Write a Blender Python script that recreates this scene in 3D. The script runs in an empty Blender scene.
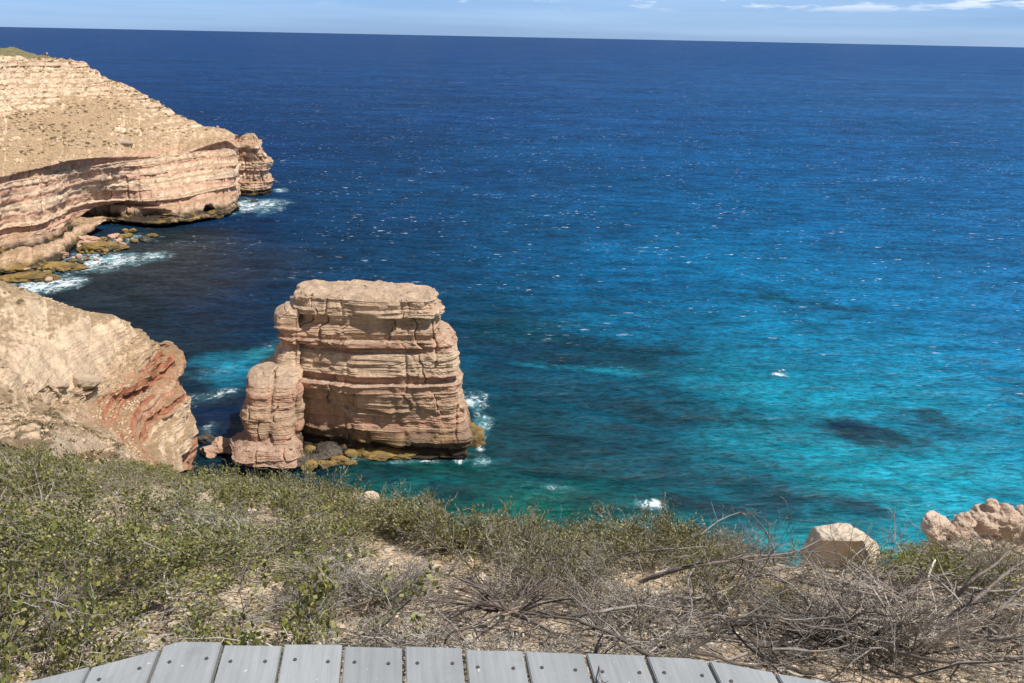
import bpy, math, random
import numpy as np
from math import radians, sin, cos, tan, pi

# ------------------------------------------------------------------ scene
sc = bpy.context.scene
COL = sc.collection
rng = np.random.default_rng(7)
random.seed(7)
W, H, F = 1024.0, 683.0, 769.0
EYE = 60.0
PITCH, ROLL = radians(21.66), radians(1.15)

R_ = np.array([1.0, 0, 0]); U0 = np.array([0, sin(PITCH), cos(PITCH)]); FW = np.array([0, cos(PITCH), -sin(PITCH)])
CR = R_ * cos(ROLL) + U0 * sin(ROLL)
CU = U0 * cos(ROLL) - R_ * sin(ROLL)

def ray(px, py):
    px = np.asarray(px, float); py = np.asarray(py, float)
    a = (px - W / 2)[..., None] * CR + (H / 2 - py)[..., None] * CU + F * FW
    return a / np.hypot(a[..., 0], a[..., 1])[..., None]      # unit horizontal length

def PD(px, py, d):                       # point seen at that pixel, at horizontal distance d
    r = ray(px, py)
    return r * np.asarray(d, float)[..., None] + np.array([0, 0, EYE])

def PZ(px, py, z=0.0):
    r = ray(px, py)
    d = (z - EYE) / r[..., 2]
    return PD(px, py, d)

# ------------------------------------------------------------------ noise
def _h(ix, iy, iz, seed):
    h = (ix.astype(np.int64) * 374761393 + iy.astype(np.int64) * 668265263 + iz.astype(np.int64) * 2147483647 + seed * 974634777) & 0xFFFFFFFF
    h = ((h ^ (h >> 13)) * 1274126177) & 0xFFFFFFFF
    h = ((h ^ (h >> 16)) * 2246822519) & 0xFFFFFFFF
    h = h ^ (h >> 15)
    return (h & 0xFFFFFF) / float(0xFFFFFF)

def vn(x, y, z, seed=0):                 # value noise -1..1
    x, y, z = np.broadcast_arrays(np.asarray(x, float), np.asarray(y, float), np.asarray(z, float))
    ix, iy, iz = np.floor(x), np.floor(y), np.floor(z)
    fx, fy, fz = x - ix, y - iy, z - iz
    ux, uy, uz = [f * f * f * (f * (f * 6 - 15) + 10) for f in (fx, fy, fz)]
    r = 0
    for a in (0, 1):
        wa = ux if a else 1 - ux
        for b in (0, 1):
            wb = uy if b else 1 - uy
            for c in (0, 1):
                wc = uz if c else 1 - uz
                r = r + wa * wb * wc * _h(ix + a, iy + b, iz + c, seed)
    return r * 2 - 1

def fbm(x, y, z, o=4, seed=0, g=0.5, ridge=False):
    s, a, t = 0, 1.0, 0
    for k in range(o):
        n = vn(x * 2 ** k + 17.3 * k, y * 2 ** k, z * 2 ** k + 5.1 * k, seed + k)
        if ridge: n = 1 - 2 * np.abs(n)
        s = s + a * n; t += a; a *= g
    return s / t

# ------------------------------------------------------------------ mesh helpers
def mesh(name, V, groups, mat=None, parent=None, smooth=False, mats=None, matidx=None):
    """groups: list of (n,k) int arrays of faces"""
    me = bpy.data.meshes.new(name)
    V = np.asarray(V, np.float32).reshape(-1, 3)
    groups = [np.asarray(g, np.int32) for g in groups if len(g)]
    me.vertices.add(len(V)); me.vertices.foreach_set('co', V.ravel())
    loops = np.concatenate([g.ravel() for g in groups])
    sizes = np.concatenate([np.full(len(g), g.shape[1], np.int32) for g in groups])
    me.loops.add(len(loops)); me.loops.foreach_set('vertex_index', loops)
    me.polygons.add(len(sizes))
    me.polygons.foreach_set('loop_start', np.concatenate([[0], np.cumsum(sizes)[:-1]]).astype(np.int32))
    me.polygons.foreach_set('loop_total', sizes)
    if smooth: me.polygons.foreach_set('use_smooth', np.ones(len(sizes), bool))
    for m in (mats or ([mat] if mat else [])): me.materials.append(m)
    if matidx is not None: me.polygons.foreach_set('material_index', np.asarray(matidx, np.int32))
    me.update(calc_edges=True)
    o = bpy.data.objects.new(name, me); COL.objects.link(o)
    if parent: o.parent = parent
    return o

def grid_faces(n, m, wrap=False):        # vertex index = i*m + j
    i = np.arange(n - 1)[:, None]; j = np.arange(m if wrap else m - 1)[None, :]
    j2 = (j + 1) % m
    return np.stack([i * m + j, i * m + j2, (i + 1) * m + j2, (i + 1) * m + j], -1).reshape(-1, 4)

def tag(o, label=None, cat=None, group=None, kind=None):
    if label: o['label'] = label
    if cat: o['category'] = cat
    if group: o['group'] = group
    if kind: o['kind'] = kind
    return o

def empty(name, loc, rz=0.0):
    o = bpy.data.objects.new(name, None); COL.objects.link(o)
    o.location = loc; o.rotation_euler = (0, 0, rz); o.empty_display_size = 0.1
    return o

def crom(A, n, axis):                    # Catmull-Rom resample of control grid
    A = np.moveaxis(np.asarray(A, float), axis, 0)
    K = A.shape[0]; t = np.linspace(0, K - 1, n); i = np.minimum(np.floor(t).astype(int), K - 2); f = t - i
    f = f.reshape((-1,) + (1,) * (A.ndim - 1))
    p0 = A[np.maximum(i - 1, 0)]; p1 = A[i]; p2 = A[i + 1]; p3 = A[np.minimum(i + 2, K - 1)]
    m1 = (p2 - p0) * 0.5 * 0.8; m2 = (p3 - p1) * 0.5 * 0.8
    r = (2 * f**3 - 3 * f**2 + 1) * p1 + (f**3 - 2 * f**2 + f) * m1 + (-2 * f**3 + 3 * f**2) * p2 + (f**3 - f**2) * m2
    return np.moveaxis(r, 0, axis)

# ------------------------------------------------------------------ node helpers
class NT:
    def __init__(s, name, disp=False):
        s.m = bpy.data.materials.new(name); s.m.use_nodes = True
        s.t = s.m.node_tree; s.t.nodes.clear()
        s.out = s.n('ShaderNodeOutputMaterial')
    def n(s, typ, **kw):
        nd = s.t.nodes.new(typ)
        for k, v in kw.items():
            if k.startswith('_'): setattr(nd, k[1:], v)
            else: s.set(nd, k.replace('__', ' '), v)
        return nd
    def set(s, nd, k, v):
        inp = nd.inputs[int(k[1:])] if (k[0] == 'i' and k[1:].isdigit()) else nd.inputs[k]
        if hasattr(v, 'links') or isinstance(v, bpy.types.NodeSocket): s.t.links.new(v, inp)
        else: inp.default_value = v
    def pos(s):
        return s.n('ShaderNodeNewGeometry').outputs['Position']
    def mapv(s, vec, scale=(1, 1, 1), rot=(0, 0, 0), loc=(0, 0, 0)):
        return s.n('ShaderNodeMapping', Vector=vec, Scale=scale, Rotation=rot, Location=loc).outputs[0]
    def noise(s, vec, scale=1.0, detail=4.0, rough=0.55, dist=0.0):
        return s.n('ShaderNodeTexNoise', Vector=vec, Scale=scale, Detail=detail, Roughness=rough, Distortion=dist).outputs['Fac']
    def ramp(s, fac, stops, interp='LINEAR'):
        nd = s.n('ShaderNodeValToRGB'); s.t.links.new(fac, nd.inputs[0]); cr = nd.color_ramp; cr.interpolation = interp
        while len(cr.elements) < len(stops): cr.elements.new(0.5)
        for e, (p, c) in zip(cr.elements, stops):
            e.position = p; e.color = (c, c, c, 1) if isinstance(c, (int, float)) else (*c, 1)
        return nd.outputs[0]
    def mix(s, fac, a, b, mode='MIX'):
        nd = s.n('ShaderNodeMix', _data_type='RGBA', _blend_type=mode)
        for k, v in ((0, fac), (6, a), (7, b)):
            if isinstance(v, bpy.types.NodeSocket): s.t.links.new(v, nd.inputs[k])
            else: nd.inputs[k].default_value = (*v, 1) if isinstance(v, tuple) and len(v) == 3 else v
        return nd.outputs[2]
    def math(s, op, a, b=0.0, c=0.0, clamp=False):
        nd = s.n('ShaderNodeMath', _operation=op, _use_clamp=clamp)
        for k, v in ((0, a), (1, b), (2, c)):
            if isinstance(v, bpy.types.NodeSocket): s.t.links.new(v, nd.inputs[k])
            else: nd.inputs[k].default_value = v
        return nd.outputs[0]
    def sep(s, v): return s.n('ShaderNodeSeparateXYZ', Vector=v).outputs
    def bump(s, h, strength=0.5, dist=1.0, normal=None):
        nd = s.n('ShaderNodeBump', Height=h, Strength=strength, Distance=dist)
        if normal is not None: s.t.links.new(normal, nd.inputs['Normal'])
        return nd.outputs[0]
    def bsdf(s, color, rough=0.9, spec=0.3, normal=None, **kw):
        b = s.n('ShaderNodeBsdfPrincipled')
        for k, v in (('Base Color', color), ('Roughness', rough), ('Specular IOR Level', spec)):
            if isinstance(v, bpy.types.NodeSocket): s.t.links.new(v, b.inputs[k])
            else: b.inputs[k].default_value = (*v, 1) if isinstance(v, tuple) and len(v) == 3 else v
        if normal is not None: s.t.links.new(normal, b.inputs['Normal'])
        for k, v in kw.items(): s.set(b, k.replace('__', ' '), v)
        s.t.links.new(b.outputs[0], s.out.inputs[0])
        return b

def lin(r, g, b):                        # sRGB 0-255 to linear
    f = lambda c: (c / 255 / 12.92) if c / 255 <= 0.04045 else ((c / 255 + 0.055) / 1.055) ** 2.4
    return (f(r), f(g), f(b))

# ------------------------------------------------------------------ materials
def rock_mat(name, tones, sand, wet_z=2.2, wet=True, zoff=0.0, fine=1.0, scrub=None, bands=None, bandk=0.6, nzr=(0.55, 0.78)):
    t = NT(name); P = t.pos()
    nrm = t.n('ShaderNodeNewGeometry').outputs['Normal']; nz = t.sep(nrm)[2]
    warp = t.noise(t.mapv(P, (0.05, 0.05, 0.05)), 1.0, 3)
    x, y, z = t.sep(P)
    zw = t.math('MULTIPLY_ADD', warp, 5.0, z)
    c1 = t.n('ShaderNodeCombineXYZ', X=t.math('MULTIPLY', x, 0.03), Y=t.math('MULTIPLY', y, 0.03), Z=t.math('MULTIPLY_ADD', zw, 0.33 * fine, zoff)).outputs[0]
    b1 = t.noise(c1, 1.0, 3, 0.6)
    c2 = t.n('ShaderNodeCombineXYZ', X=t.math('MULTIPLY', x, 0.10), Y=t.math('MULTIPLY', y, 0.10), Z=t.math('MULTIPLY', zw, 2.1 * fine)).outputs[0]
    b2 = t.noise(c2, 1.0, 4, 0.65)
    base = t.ramp(b1, [(0.30, tones[0]), (0.42, tones[1]), (0.52, tones[2]), (0.62, tones[3]), (0.74, tones[4])])
    base = t.mix(t.math('MULTIPLY', t.ramp(b2, [(0.35, 0.0), (0.62, 1.0)]), 0.45), base, tones[5])
    if bands:
        zb = t.math('MULTIPLY_ADD', t.noise(P, 0.3, 4, 0.6), 2.4, z)
        bc = t.ramp(t.math('DIVIDE', t.math('SUBTRACT', zb, 1.2), 26.0), [(h / 26.0, c) for h, c in bands])
        base = t.mix(bandk, base, bc)
    st = t.ramp(t.noise(t.mapv(P, (0.5, 0.5, 0.12)), 1.0, 5, 0.65), [(0.38, 0.62), (0.62, 1.12)])
    base = t.mix(0.75, base, st, 'MULTIPLY')
    grit = t.ramp(t.noise(P, 2.2, 5, 0.7), [(0.3, 0.72), (0.7, 1.15)])
    base = t.mix(0.7, base, grit, 'MULTIPLY'); base = t.mix(1.0, base, (1.13, 1.07, 1.0), 'MULTIPLY')
    sandc = t.mix(t.ramp(t.noise(P, 0.8, 5, 0.7), [(0.35, 0.0), (0.65, 1.0)]), sand, tuple(c * 0.6 for c in sand))
    sandc = t.mix(0.8, sandc, t.ramp(t.noise(P, 3.0, 6, 0.8), [(0.36, 0.62), (0.6, 1.15)]), 'MULTIPLY')
    if scrub is not None:
        sm = t.ramp(t.noise(P, 0.9, 5, 0.75), [(0.565, 0.0), (0.61, 0.9)])
        sandc = t.mix(sm, sandc, scrub)
    base = t.mix(t.ramp(nz, [(nzr[0], 0.0), (nzr[1], 0.92)]), base, sandc)
    if wet:
        zz = t.math('MULTIPLY_ADD', t.noise(P, 0.35, 3), -3.0, z)
        wm = t.ramp(t.math('DIVIDE', zz, 10.0, clamp=False), [(0.0, 1.0), (max(0.02, (wet_z - 1.5) / 10.0), 0.0)])
        wc = t.mix(t.ramp(t.noise(P, 0.22, 4), [(0.55, 0.0), (0.64, 1.0)]), (0.05, 0.038, 0.027), (0.24, 0.155, 0.05))
        base = t.mix(wm, base, wc)
    stp = t.ramp(nz, [(0.45, 0.35), (0.75, 0.0)])
    h = t.math('ADD', t.math('MULTIPLY', t.noise(c2, 1.6, 5, 0.7), stp), t.math('MULTIPLY', t.noise(P, 1.3, 8, 0.75), 0.6))
    nb = t.bump(h, 0.9, 0.9)
    t.bsdf(base, 0.95, 0.15, nb)
    return t.m

ST = [(0.58, 0.42, 0.30), (0.50, 0.32, 0.23), (0.56, 0.39, 0.27), (0.48, 0.27, 0.185), (0.62, 0.47, 0.34), (0.44, 0.27, 0.19)]
CRM = (0.72, 0.58, 0.43); PNK = (0.58, 0.34, 0.25); TAN = (0.55, 0.40, 0.28); RED = (0.46, 0.17, 0.10)
M_stack = rock_mat('stack_sandstone', ST, (0.58, 0.42, 0.30), wet_z=5.8, bands=[(2, TAN), (5.5, PNK), (7, TAN), (9.5, TAN), (11.2, PNK), (12.6, PNK), (13.2, CRM), (16, CRM), (17, PNK), (19, TAN), (20, TAN), (21, CRM), (25, CRM)])
M_far = rock_mat('headland_sandstone', [(0.66, 0.50, 0.38), (0.52, 0.31, 0.24), (0.70, 0.56, 0.43), (0.50, 0.30, 0.22), (0.72, 0.58, 0.45), (0.54, 0.34, 0.25)],
                 (0.46, 0.315, 0.185), wet_z=2.9, fine=0.8, nzr=(0.62, 0.80), bandk=0.7, bands=[(3, TAN), (5.5, PNK), (7, CRM), (9, PNK), (10.5, CRM), (12.5, CRM), (13.5, PNK), (15, CRM), (16.5, PNK), (18, CRM), (20, PNK), (22, TAN), (25.5, CRM)], scrub=(0.24, 0.185, 0.11))
M_near = rock_mat('red_banded_sandstone', [(0.58, 0.44, 0.28), (0.50, 0.27, 0.17), (0.60, 0.46, 0.30), (0.40, 0.17, 0.11), (0.56, 0.42, 0.28), (0.42, 0.20, 0.13)],
                  (0.42, 0.285, 0.165), nzr=(0.62, 0.80), wet_z=2.5, zoff=3.7, scrub=(0.20, 0.17, 0.10), bandk=0.8, bands=[(1.5, PNK), (4, (0.46, 0.24, 0.16)), (6.5, (0.46, 0.24, 0.16)), (7.5, CRM), (11.5, CRM), (12.3, RED), (13.6, (0.46, 0.22, 0.15)), (14.6, TAN), (15.4, RED), (17.5, RED), (18.4, TAN), (21, CRM)])
M_red = rock_mat('red_plinth_sandstone', [(0.52, 0.34, 0.25), (0.46, 0.26, 0.19), (0.56, 0.38, 0.28), (0.46, 0.26, 0.19), (0.56, 0.40, 0.30), (0.48, 0.28, 0.2)],
                 (0.54, 0.37, 0.27), wet_z=1.6)

def stone_mat(name, a, b, bs=6.0, rough=0.92, dist=0.06, bstr=0.8):
    t = NT(name); P = t.n('ShaderNodeTexCoord').outputs['Object']
    f = t.noise(P, bs * 0.5, 6, 0.65)
    c = t.mix(t.ramp(f, [(0.36, 0.0), (0.64, 1.0)]), a, b)
    c = t.mix(0.7, c, t.ramp(t.noise(P, bs * 4, 5, 0.7), [(0.3, 0.7), (0.65, 1.1)]), 'MULTIPLY')
    h = t.noise(P, bs, 8, 0.72)
    t.bsdf(c, rough, 0.2, t.bump(h, bstr, dist))
    return t.m

M_lime = stone_mat('weathered_limestone', (0.66, 0.55, 0.42), (0.42, 0.34, 0.27), 3.0, bstr=1.0)
M_limepink = stone_mat('pinkish_limestone', (0.72, 0.57, 0.45), (0.50, 0.35, 0.26), 3.2, dist=0.12, bstr=1.0)
M_pale = stone_mat('pale_pebble_stone', (0.66, 0.56, 0.43), (0.5, 0.40, 0.29), 14.0, dist=0.02)
M_algae = stone_mat('algae_covered_rock', (0.30, 0.19, 0.055), (0.12, 0.085, 0.04), 0.8, 0.6, 0.4)
M_black = stone_mat('wet_black_rock', (0.05, 0.042, 0.035), (0.11, 0.09, 0.07), 0.8, 0.5, 0.4)
M_tan = stone_mat('tan_boulder_rock', (0.52, 0.34, 0.24), (0.38, 0.23, 0.16), 0.8, 0.9, 0.4)

def ground_mat():
    t = NT('sandy_limestone_soil'); P = t.pos()
    a = t.noise(P, 0.9, 5, 0.6); b = t.noise(P, 9.0, 6, 0.7); c = t.noise(P, 60.0, 4, 0.7)
    col = t.mix(t.ramp(a, [(0.38, 0.0), (0.62, 1.0)]), (0.62, 0.475, 0.32), (0.68, 0.55, 0.40))
    col = t.mix(t.ramp(b, [(0.40, 0.85), (0.56, 0.0)]), col, (0.36, 0.26, 0.17))
    col = t.mix(t.ramp(c, [(0.33, 0.8), (0.45, 0.0)]), col, (0.24, 0.18, 0.12))
    v = t.n('ShaderNodeTexVoronoi', Vector=P, Scale=28.0).outputs['Distance']
    h = t.math('ADD', t.math('MULTIPLY', b, 0.6), t.math('ADD', t.math('MULTIPLY', c, 0.15), t.math('MULTIPLY', v, -0.25)))
    t.bsdf(col, 0.95, 0.1, t.bump(h, 1.0, 0.09))
    return t.m
M_ground = ground_mat()

def leaf_mat(name, cols, transl=0.14, rough=0.55):
    t = NT(name); r = t.n('ShaderNodeNewGeometry').outputs['Random Per Island']
    n = len(cols)
    c = t.ramp(r, [((k + 0.02) / n, tuple(min(.6, w_ * f_) for w_, f_ in zip(q, (1.02, .98, .9)))) for k, q in enumerate(cols)], 'CONSTANT')
    b = t.bsdf(c, rough, 0.35)
    tr = t.n('ShaderNodeBsdfTranslucent', Color=t.mix(1.0, c, (1.3, 1.5, 0.5), 'MULTIPLY'))
    mx = t.n('ShaderNodeMixShader', Fac=transl)
    t.t.links.new(b.outputs[0], mx.inputs[1]); t.t.links.new(tr.outputs[0], mx.inputs[2]); t.t.links.new(mx.outputs[0], t.out.inputs[0])
    return t.m
G1 = [(0.24, 0.235, 0.09), (0.145, 0.165, 0.045), (0.20, 0.215, 0.06), (0.27, 0.26, 0.075), (0.11, 0.135, 0.04), (0.18, 0.18, 0.07), (0.33, 0.30, 0.12), (0.085, 0.10, 0.035)]
M_leaf = leaf_mat('olive_green_leaf', G1)
M_leafY = leaf_mat('yellow_green_leaf', [(0.30, 0.29, 0.05), (0.38, 0.34, 0.06), (0.22, 0.24, 0.05), (0.42, 0.35, 0.07), (0.17, 0.19, 0.05)])
M_leafO = leaf_mat('dull_olive_leaf', [(0.16, 0.165, 0.065), (0.22, 0.21, 0.085), (0.28, 0.25, 0.11), (0.12, 0.125, 0.055), (0.30, 0.27, 0.15)])
M_leafG = leaf_mat('grey_green_leaf', [(0.25, 0.24, 0.16), (0.32, 0.30, 0.21), (0.20, 0.20, 0.13), (0.37, 0.33, 0.24), (0.16, 0.155, 0.10)], 0.2)
M_leafS = leaf_mat('silver_green_leaf', [(0.38, 0.40, 0.32), (0.30, 0.32, 0.25), (0.45, 0.46, 0.38), (0.26, 0.28, 0.2)], 0.2)
M_leafB = leaf_mat('dry_brown_leaf', [(0.30, 0.20, 0.10), (0.36, 0.26, 0.15), (0.22, 0.14, 0.08), (0.4, 0.3, 0.2)], 0.2)

def twig_mat(name, cols):
    t = NT(name); r = t.n('ShaderNodeNewGeometry').outputs['Random Per Island']
    c = t.ramp(r, [((k + 0.02) / len(cols), q) for k, q in enumerate(cols)], 'CONSTANT')
    c = t.mix(0.6, c, t.ramp(t.noise(t.pos(), 40.0, 3), [(0.35, 0.6), (0.65, 1.15)]), 'MULTIPLY')
    t.bsdf(c, 0.85, 0.2); return t.m
M_twig = twig_mat('grey_twig_bark', [(0.31, 0.275, 0.245), (0.41, 0.37, 0.33), (0.20, 0.17, 0.145), (0.50, 0.46, 0.41), (0.12, 0.098, 0.08)])
M_twigD = twig_mat('dark_branch_bark', [(0.13, 0.105, 0.09), (0.19, 0.155, 0.135), (0.09, 0.07, 0.06), (0.24, 0.20, 0.175)])
M_twigB = twig_mat('weathered_dead_wood', [(0.17, 0.145, 0.125), (0.25, 0.22, 0.195), (0.10, 0.083, 0.07), (0.34, 0.305, 0.27), (0.06, 0.05, 0.042)])
M_twigL = twig_mat('bleached_wood', [(0.50, 0.43, 0.36), (0.58, 0.51, 0.43), (0.42, 0.36, 0.30)])

def deck_mat():
    t = NT('grey_composite_plank'); P = t.n('ShaderNodeTexCoord').outputs['Object']
    r = t.n('ShaderNodeObjectInfo').outputs['Random']
    g = t.noise(t.mapv(P, (60, 2.5, 10)), 1.0, 6, 0.7)
    s = t.noise(t.mapv(P, (5, 2, 5)), 1.0, 4, 0.6)
    c = t.mix(t.ramp(g, [(0.3, 0.0), (0.7, 1.0)]), (0.225, 0.236, 0.245), (0.31, 0.32, 0.326))
    c = t.mix(0.55, c, t.ramp(s, [(0.35, 0.78), (0.65, 1.10)]), 'MULTIPLY')
    c = t.mix(t.ramp(t.noise(P, 9.0, 6, 0.75), [(0.56, 0.0), (0.72, 0.45)]), c, (0.16, 0.15, 0.135))
    c = t.mix(t.ramp(t.noise(P, 130.0, 3, 0.8), [(0.62, 0.0), (0.70, 0.5)]), c, (0.42, 0.36, 0.28))
    rr = t.math('MULTIPLY_ADD', r, 0.22, 0.88)
    c = t.mix(1.0, c, t.n('ShaderNodeCombineColor', Red=rr, Green=rr, Blue=rr).outputs[0], 'MULTIPLY')
    sp = t.ramp(t.noise(P, 55.0, 2), [(0.70, 0.0), (0.76, 0.7)])
    c = t.mix(sp, c, (0.6, 0.58, 0.54))
    t.bsdf(c, 0.7, 0.3, t.bump(g, 0.25, 0.004)); return t.m
M_deck = deck_mat()
t = NT('weathered_screw_steel'); t.bsdf((0.10, 0.085, 0.075), 0.55, 0.4, Metallic=0.5); M_screw = t.m

# ------------------------------------------------------------------ camera, sun, sky
cam = bpy.data.cameras.new('camera'); co = bpy.data.objects.new('camera', cam); COL.objects.link(co)
cam.sensor_width = 36; cam.lens = F / W * 36; cam.clip_start = 0.05; cam.clip_end = 200000
from mathutils import Matrix
mw = Matrix.Identity(4)
for i in range(3): mw[i][0] = CR[i]; mw[i][1] = CU[i]; mw[i][2] = -FW[i]
mw[2][3] = EYE
co.matrix_world = mw; sc.camera = co

S = np.array([0.46, -0.17, 0.87]); S /= np.linalg.norm(S)
sl = bpy.data.lights.new('sun', 'SUN'); so = bpy.data.objects.new('sun', sl); COL.objects.link(so)
sl.energy = 5.0; sl.angle = radians(0.53); sl.color = (1.0, 0.955, 0.88)
from mathutils import Vector
so.rotation_euler = Vector(-S).to_track_quat('-Z', 'Y').to_euler()
world = bpy.data.worlds.new('World'); sc.world = world; world.use_nodes = True
wt = world.node_tree; wt.nodes.clear()
sky = wt.nodes.new('ShaderNodeTexSky'); sky.sky_type = 'NISHITA'; sky.sun_disc = False
sky.sun_elevation = math.asin(S[2]); sky.sun_rotation = math.atan2(S[0], S[1])
sky.altitude = 60; sky.air_density = 1.0; sky.dust_density = 0.3; sky.ozone_density = 2.0
wo = wt.nodes.new('ShaderNodeOutputWorld'); bg = wt.nodes.new('ShaderNodeBackground'); bg.inputs[1].default_value = 0.066
tc = wt.nodes.new('ShaderNodeTexCoord')
def wn(typ, **kw):
    nd = wt.nodes.new(typ)
    for k, v in kw.items():
        i = nd.inputs[k.replace('__', ' ')]
        if isinstance(v, bpy.types.NodeSocket): wt.links.new(v, i)
        else: i.default_value = v
    return nd
def wramp(fac, stops):
    nd = wt.nodes.new('ShaderNodeValToRGB'); wt.links.new(fac, nd.inputs[0])
    while len(nd.color_ramp.elements) < len(stops): nd.color_ramp.elements.new(0.5)
    for e, (p, c) in zip(nd.color_ramp.elements, stops): e.position = p; e.color = (c, c, c, 1) if isinstance(c, (int, float)) else (*c, 1)
    return nd.outputs[0]
def wmath(op, a, b):
    nd = wt.nodes.new('ShaderNodeMath'); nd.operation = op
    for k, v in ((0, a), (1, b)):
        if isinstance(v, bpy.types.NodeSocket): wt.links.new(v, nd.inputs[k])
        else: nd.inputs[k].default_value = v
    return nd.outputs[0]
def wmix(f, a, b, mode='MIX'):
    nd = wt.nodes.new('ShaderNodeMix'); nd.data_type = 'RGBA'; nd.blend_type = mode
    for k, v in ((0, f), (6, a), (7, b)):
        if isinstance(v, bpy.types.NodeSocket): wt.links.new(v, nd.inputs[k])
        else: nd.inputs[k].default_value = (*v, 1) if isinstance(v, tuple) else v
    return nd.outputs[2]
sp = wn('ShaderNodeSeparateXYZ', Vector=tc.outputs['Generated'])
elev = sp.outputs[2]
tint = wramp(elev, [(0.0, (0.62, 1.0, 2.1)), (0.06, (0.62, 0.95, 1.7)), (0.22, (0.62, 0.74, 0.86))])
base = wmix(1.0, sky.outputs[0], tint, 'MULTIPLY')
mp = wn('ShaderNodeMapping', Vector=tc.outputs['Generated']); mp.inputs['Scale'].default_value = (10, 10, 70); mp.inputs['Location'].default_value = (-1.15, 0, 0)
nz1 = wn('ShaderNodeTexNoise', Vector=mp.outputs[0], Scale=1.0, Detail=6.0, Roughness=0.6)
mp2 = wn('ShaderNodeMapping', Vector=tc.outputs['Generated']); mp2.inputs['Scale'].default_value = (1.6, 1.6, 40)
mp2.inputs['Location'].default_value = (3.1, 0.4, 0.35)
nz2 = wn('ShaderNodeTexNoise', Vector=mp2.outputs[0], Scale=1.0, Detail=5.0, Roughness=0.55)
veil = wmath('MULTIPLY', wramp(nz2.outputs['Fac'], [(0.38, 0.0), (0.66, 1.0)]), 0.34)
puff = wmath('MULTIPLY', wramp(nz1.outputs['Fac'], [(0.535, 0.0), (0.62, 1.0)]), wramp(elev, [(0.030, 0.0), (0.046, 0.9)]))
base = wmix(veil, base, (7.6, 10.2, 13.6))
base = wmix(puff, base, (14.5, 14.8, 15.2))
wt.links.new(base, bg.inputs[0]); wt.links.new(bg.outputs[0], wo.inputs[0])
vs = sc.view_settings; vs.view_transform = 'Standard'; vs.look = 'None'; vs.gamma = 1.0; vs.use_curve_mapping = False; vs.exposure = 0.28

# ------------------------------------------------------------------ ground heights round the lookout
BR = [(-60, 452, 24), (0, 460, 20), (60, 467, 18), (130, 477, 16), (200, 492, 14), (250, 501, 12.5), (300, 512, 11.5), (350, 527, 10.5), (390, 536, 9.8), (440, 550, 9.0), (500, 565, 8.3), (560, 563, 8.0), (620, 563, 7.8), (680, 564, 7.5), (740, 575, 7.2), (800, 578, 7.0), (870, 581, 7.4), (930, 577, 8.2), (1024, 573, 8.6), (1080, 571, 9.5)]
rb = ray([b[0] for b in BR], [b[1] for b in BR])
AZ = np.concatenate([np.radians([-180, -75, -58]), np.arctan2(rb[:, 0], rb[:, 1]), np.radians([58, 75, 180])])
DB = np.array([60., 60, 40] + [b[2] for b in BR] + [25, 45, 60])
DEP = np.concatenate([np.radians([3, 3, 14]), -np.arctan(rb[:, 2]), np.radians([12, 3, 3])])
def zrel(x, y, noise=True):
    d = np.hypot(x, y) + 1e-6; az = np.arctan2(x, y)
    db = np.interp(az, AZ, DB); dep = np.interp(az, AZ, DEP); zb = -db * np.tan(dep)
    q = np.clip((d - 1.9) / (db - 1.9), 0, 1)
    z = -1.86 + (zb + 1.86) * (q - 0.10 * np.sin(q * pi) * 0.5)
    e = np.maximum(d - db, 0)
    k = np.clip((az + 0.30) / 0.10, 0, 1)                        # 0 on the left, 1 on the right
    fall_r = np.minimum(e, 3) * 0.95 + np.maximum(e - 3, 0) * 1.9
    fall_l = e * 0.84
    z = z - (fall_l * (1 - k) + fall_r * k)
    if noise:
        a = np.clip((d - 1.2) / 3, 0, 1) * np.clip(1.15 - 0.5 * e / 6, 0.3, 1.15)
        z = z + a * (0.16 * vn(x * .45, y * .45, 0, 3) + 0.07 * vn(x * 1.3, y * 1.3, 0, 4)) + 0.02 * vn(x * 5, y * 5, 0, 5) + 0.01 * vn(x * 14, y * 14, 0, 6)
    return np.maximum(z, -EYE - 3)

def hit(px, py, h=0.0):                          # ground point seen at a pixel
    px = np.atleast_1d(np.asarray(px, float)); py = np.atleast_1d(np.asarray(py, float))
    r = ray(px, py); ds = np.exp(np.linspace(math.log(1.2), math.log(60), 420))
    X = r[:, 0:1] * ds; Y = r[:, 1:2] * ds; Z = r[:, 2:3] * ds
    below = Z < zrel(X, Y) + h
    i = np.argmax(below, 1); ok = below.any(1)
    i = np.where(ok, i, 200)
    d = ds[i]
    P = r * d[:, None]; P[:, 2] = zrel(P[:, 0], P[:, 1]) + EYE + h
    return P, ok

az = np.concatenate([np.linspace(-pi, -1.05, 40)[:-1], np.linspace(-1.05, 1.05, 700), np.linspace(1.05, pi, 40)[1:]])
dd = np.exp(np.linspace(math.log(0.35), math.log(130), 520))
A2, D2 = np.meshgrid(az, dd)
X = np.sin(A2) * D2; Y = np.cos(A2) * D2; Z = zrel(X, Y) + EYE
tag(mesh('ground', np.stack([X, Y, Z], -1), [grid_faces(len(dd), len(az))[:, ::-1]], M_ground, smooth=True), 'pale sandy limestone slope between the lookout deck and the cliff edge', kind='structure')

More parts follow.
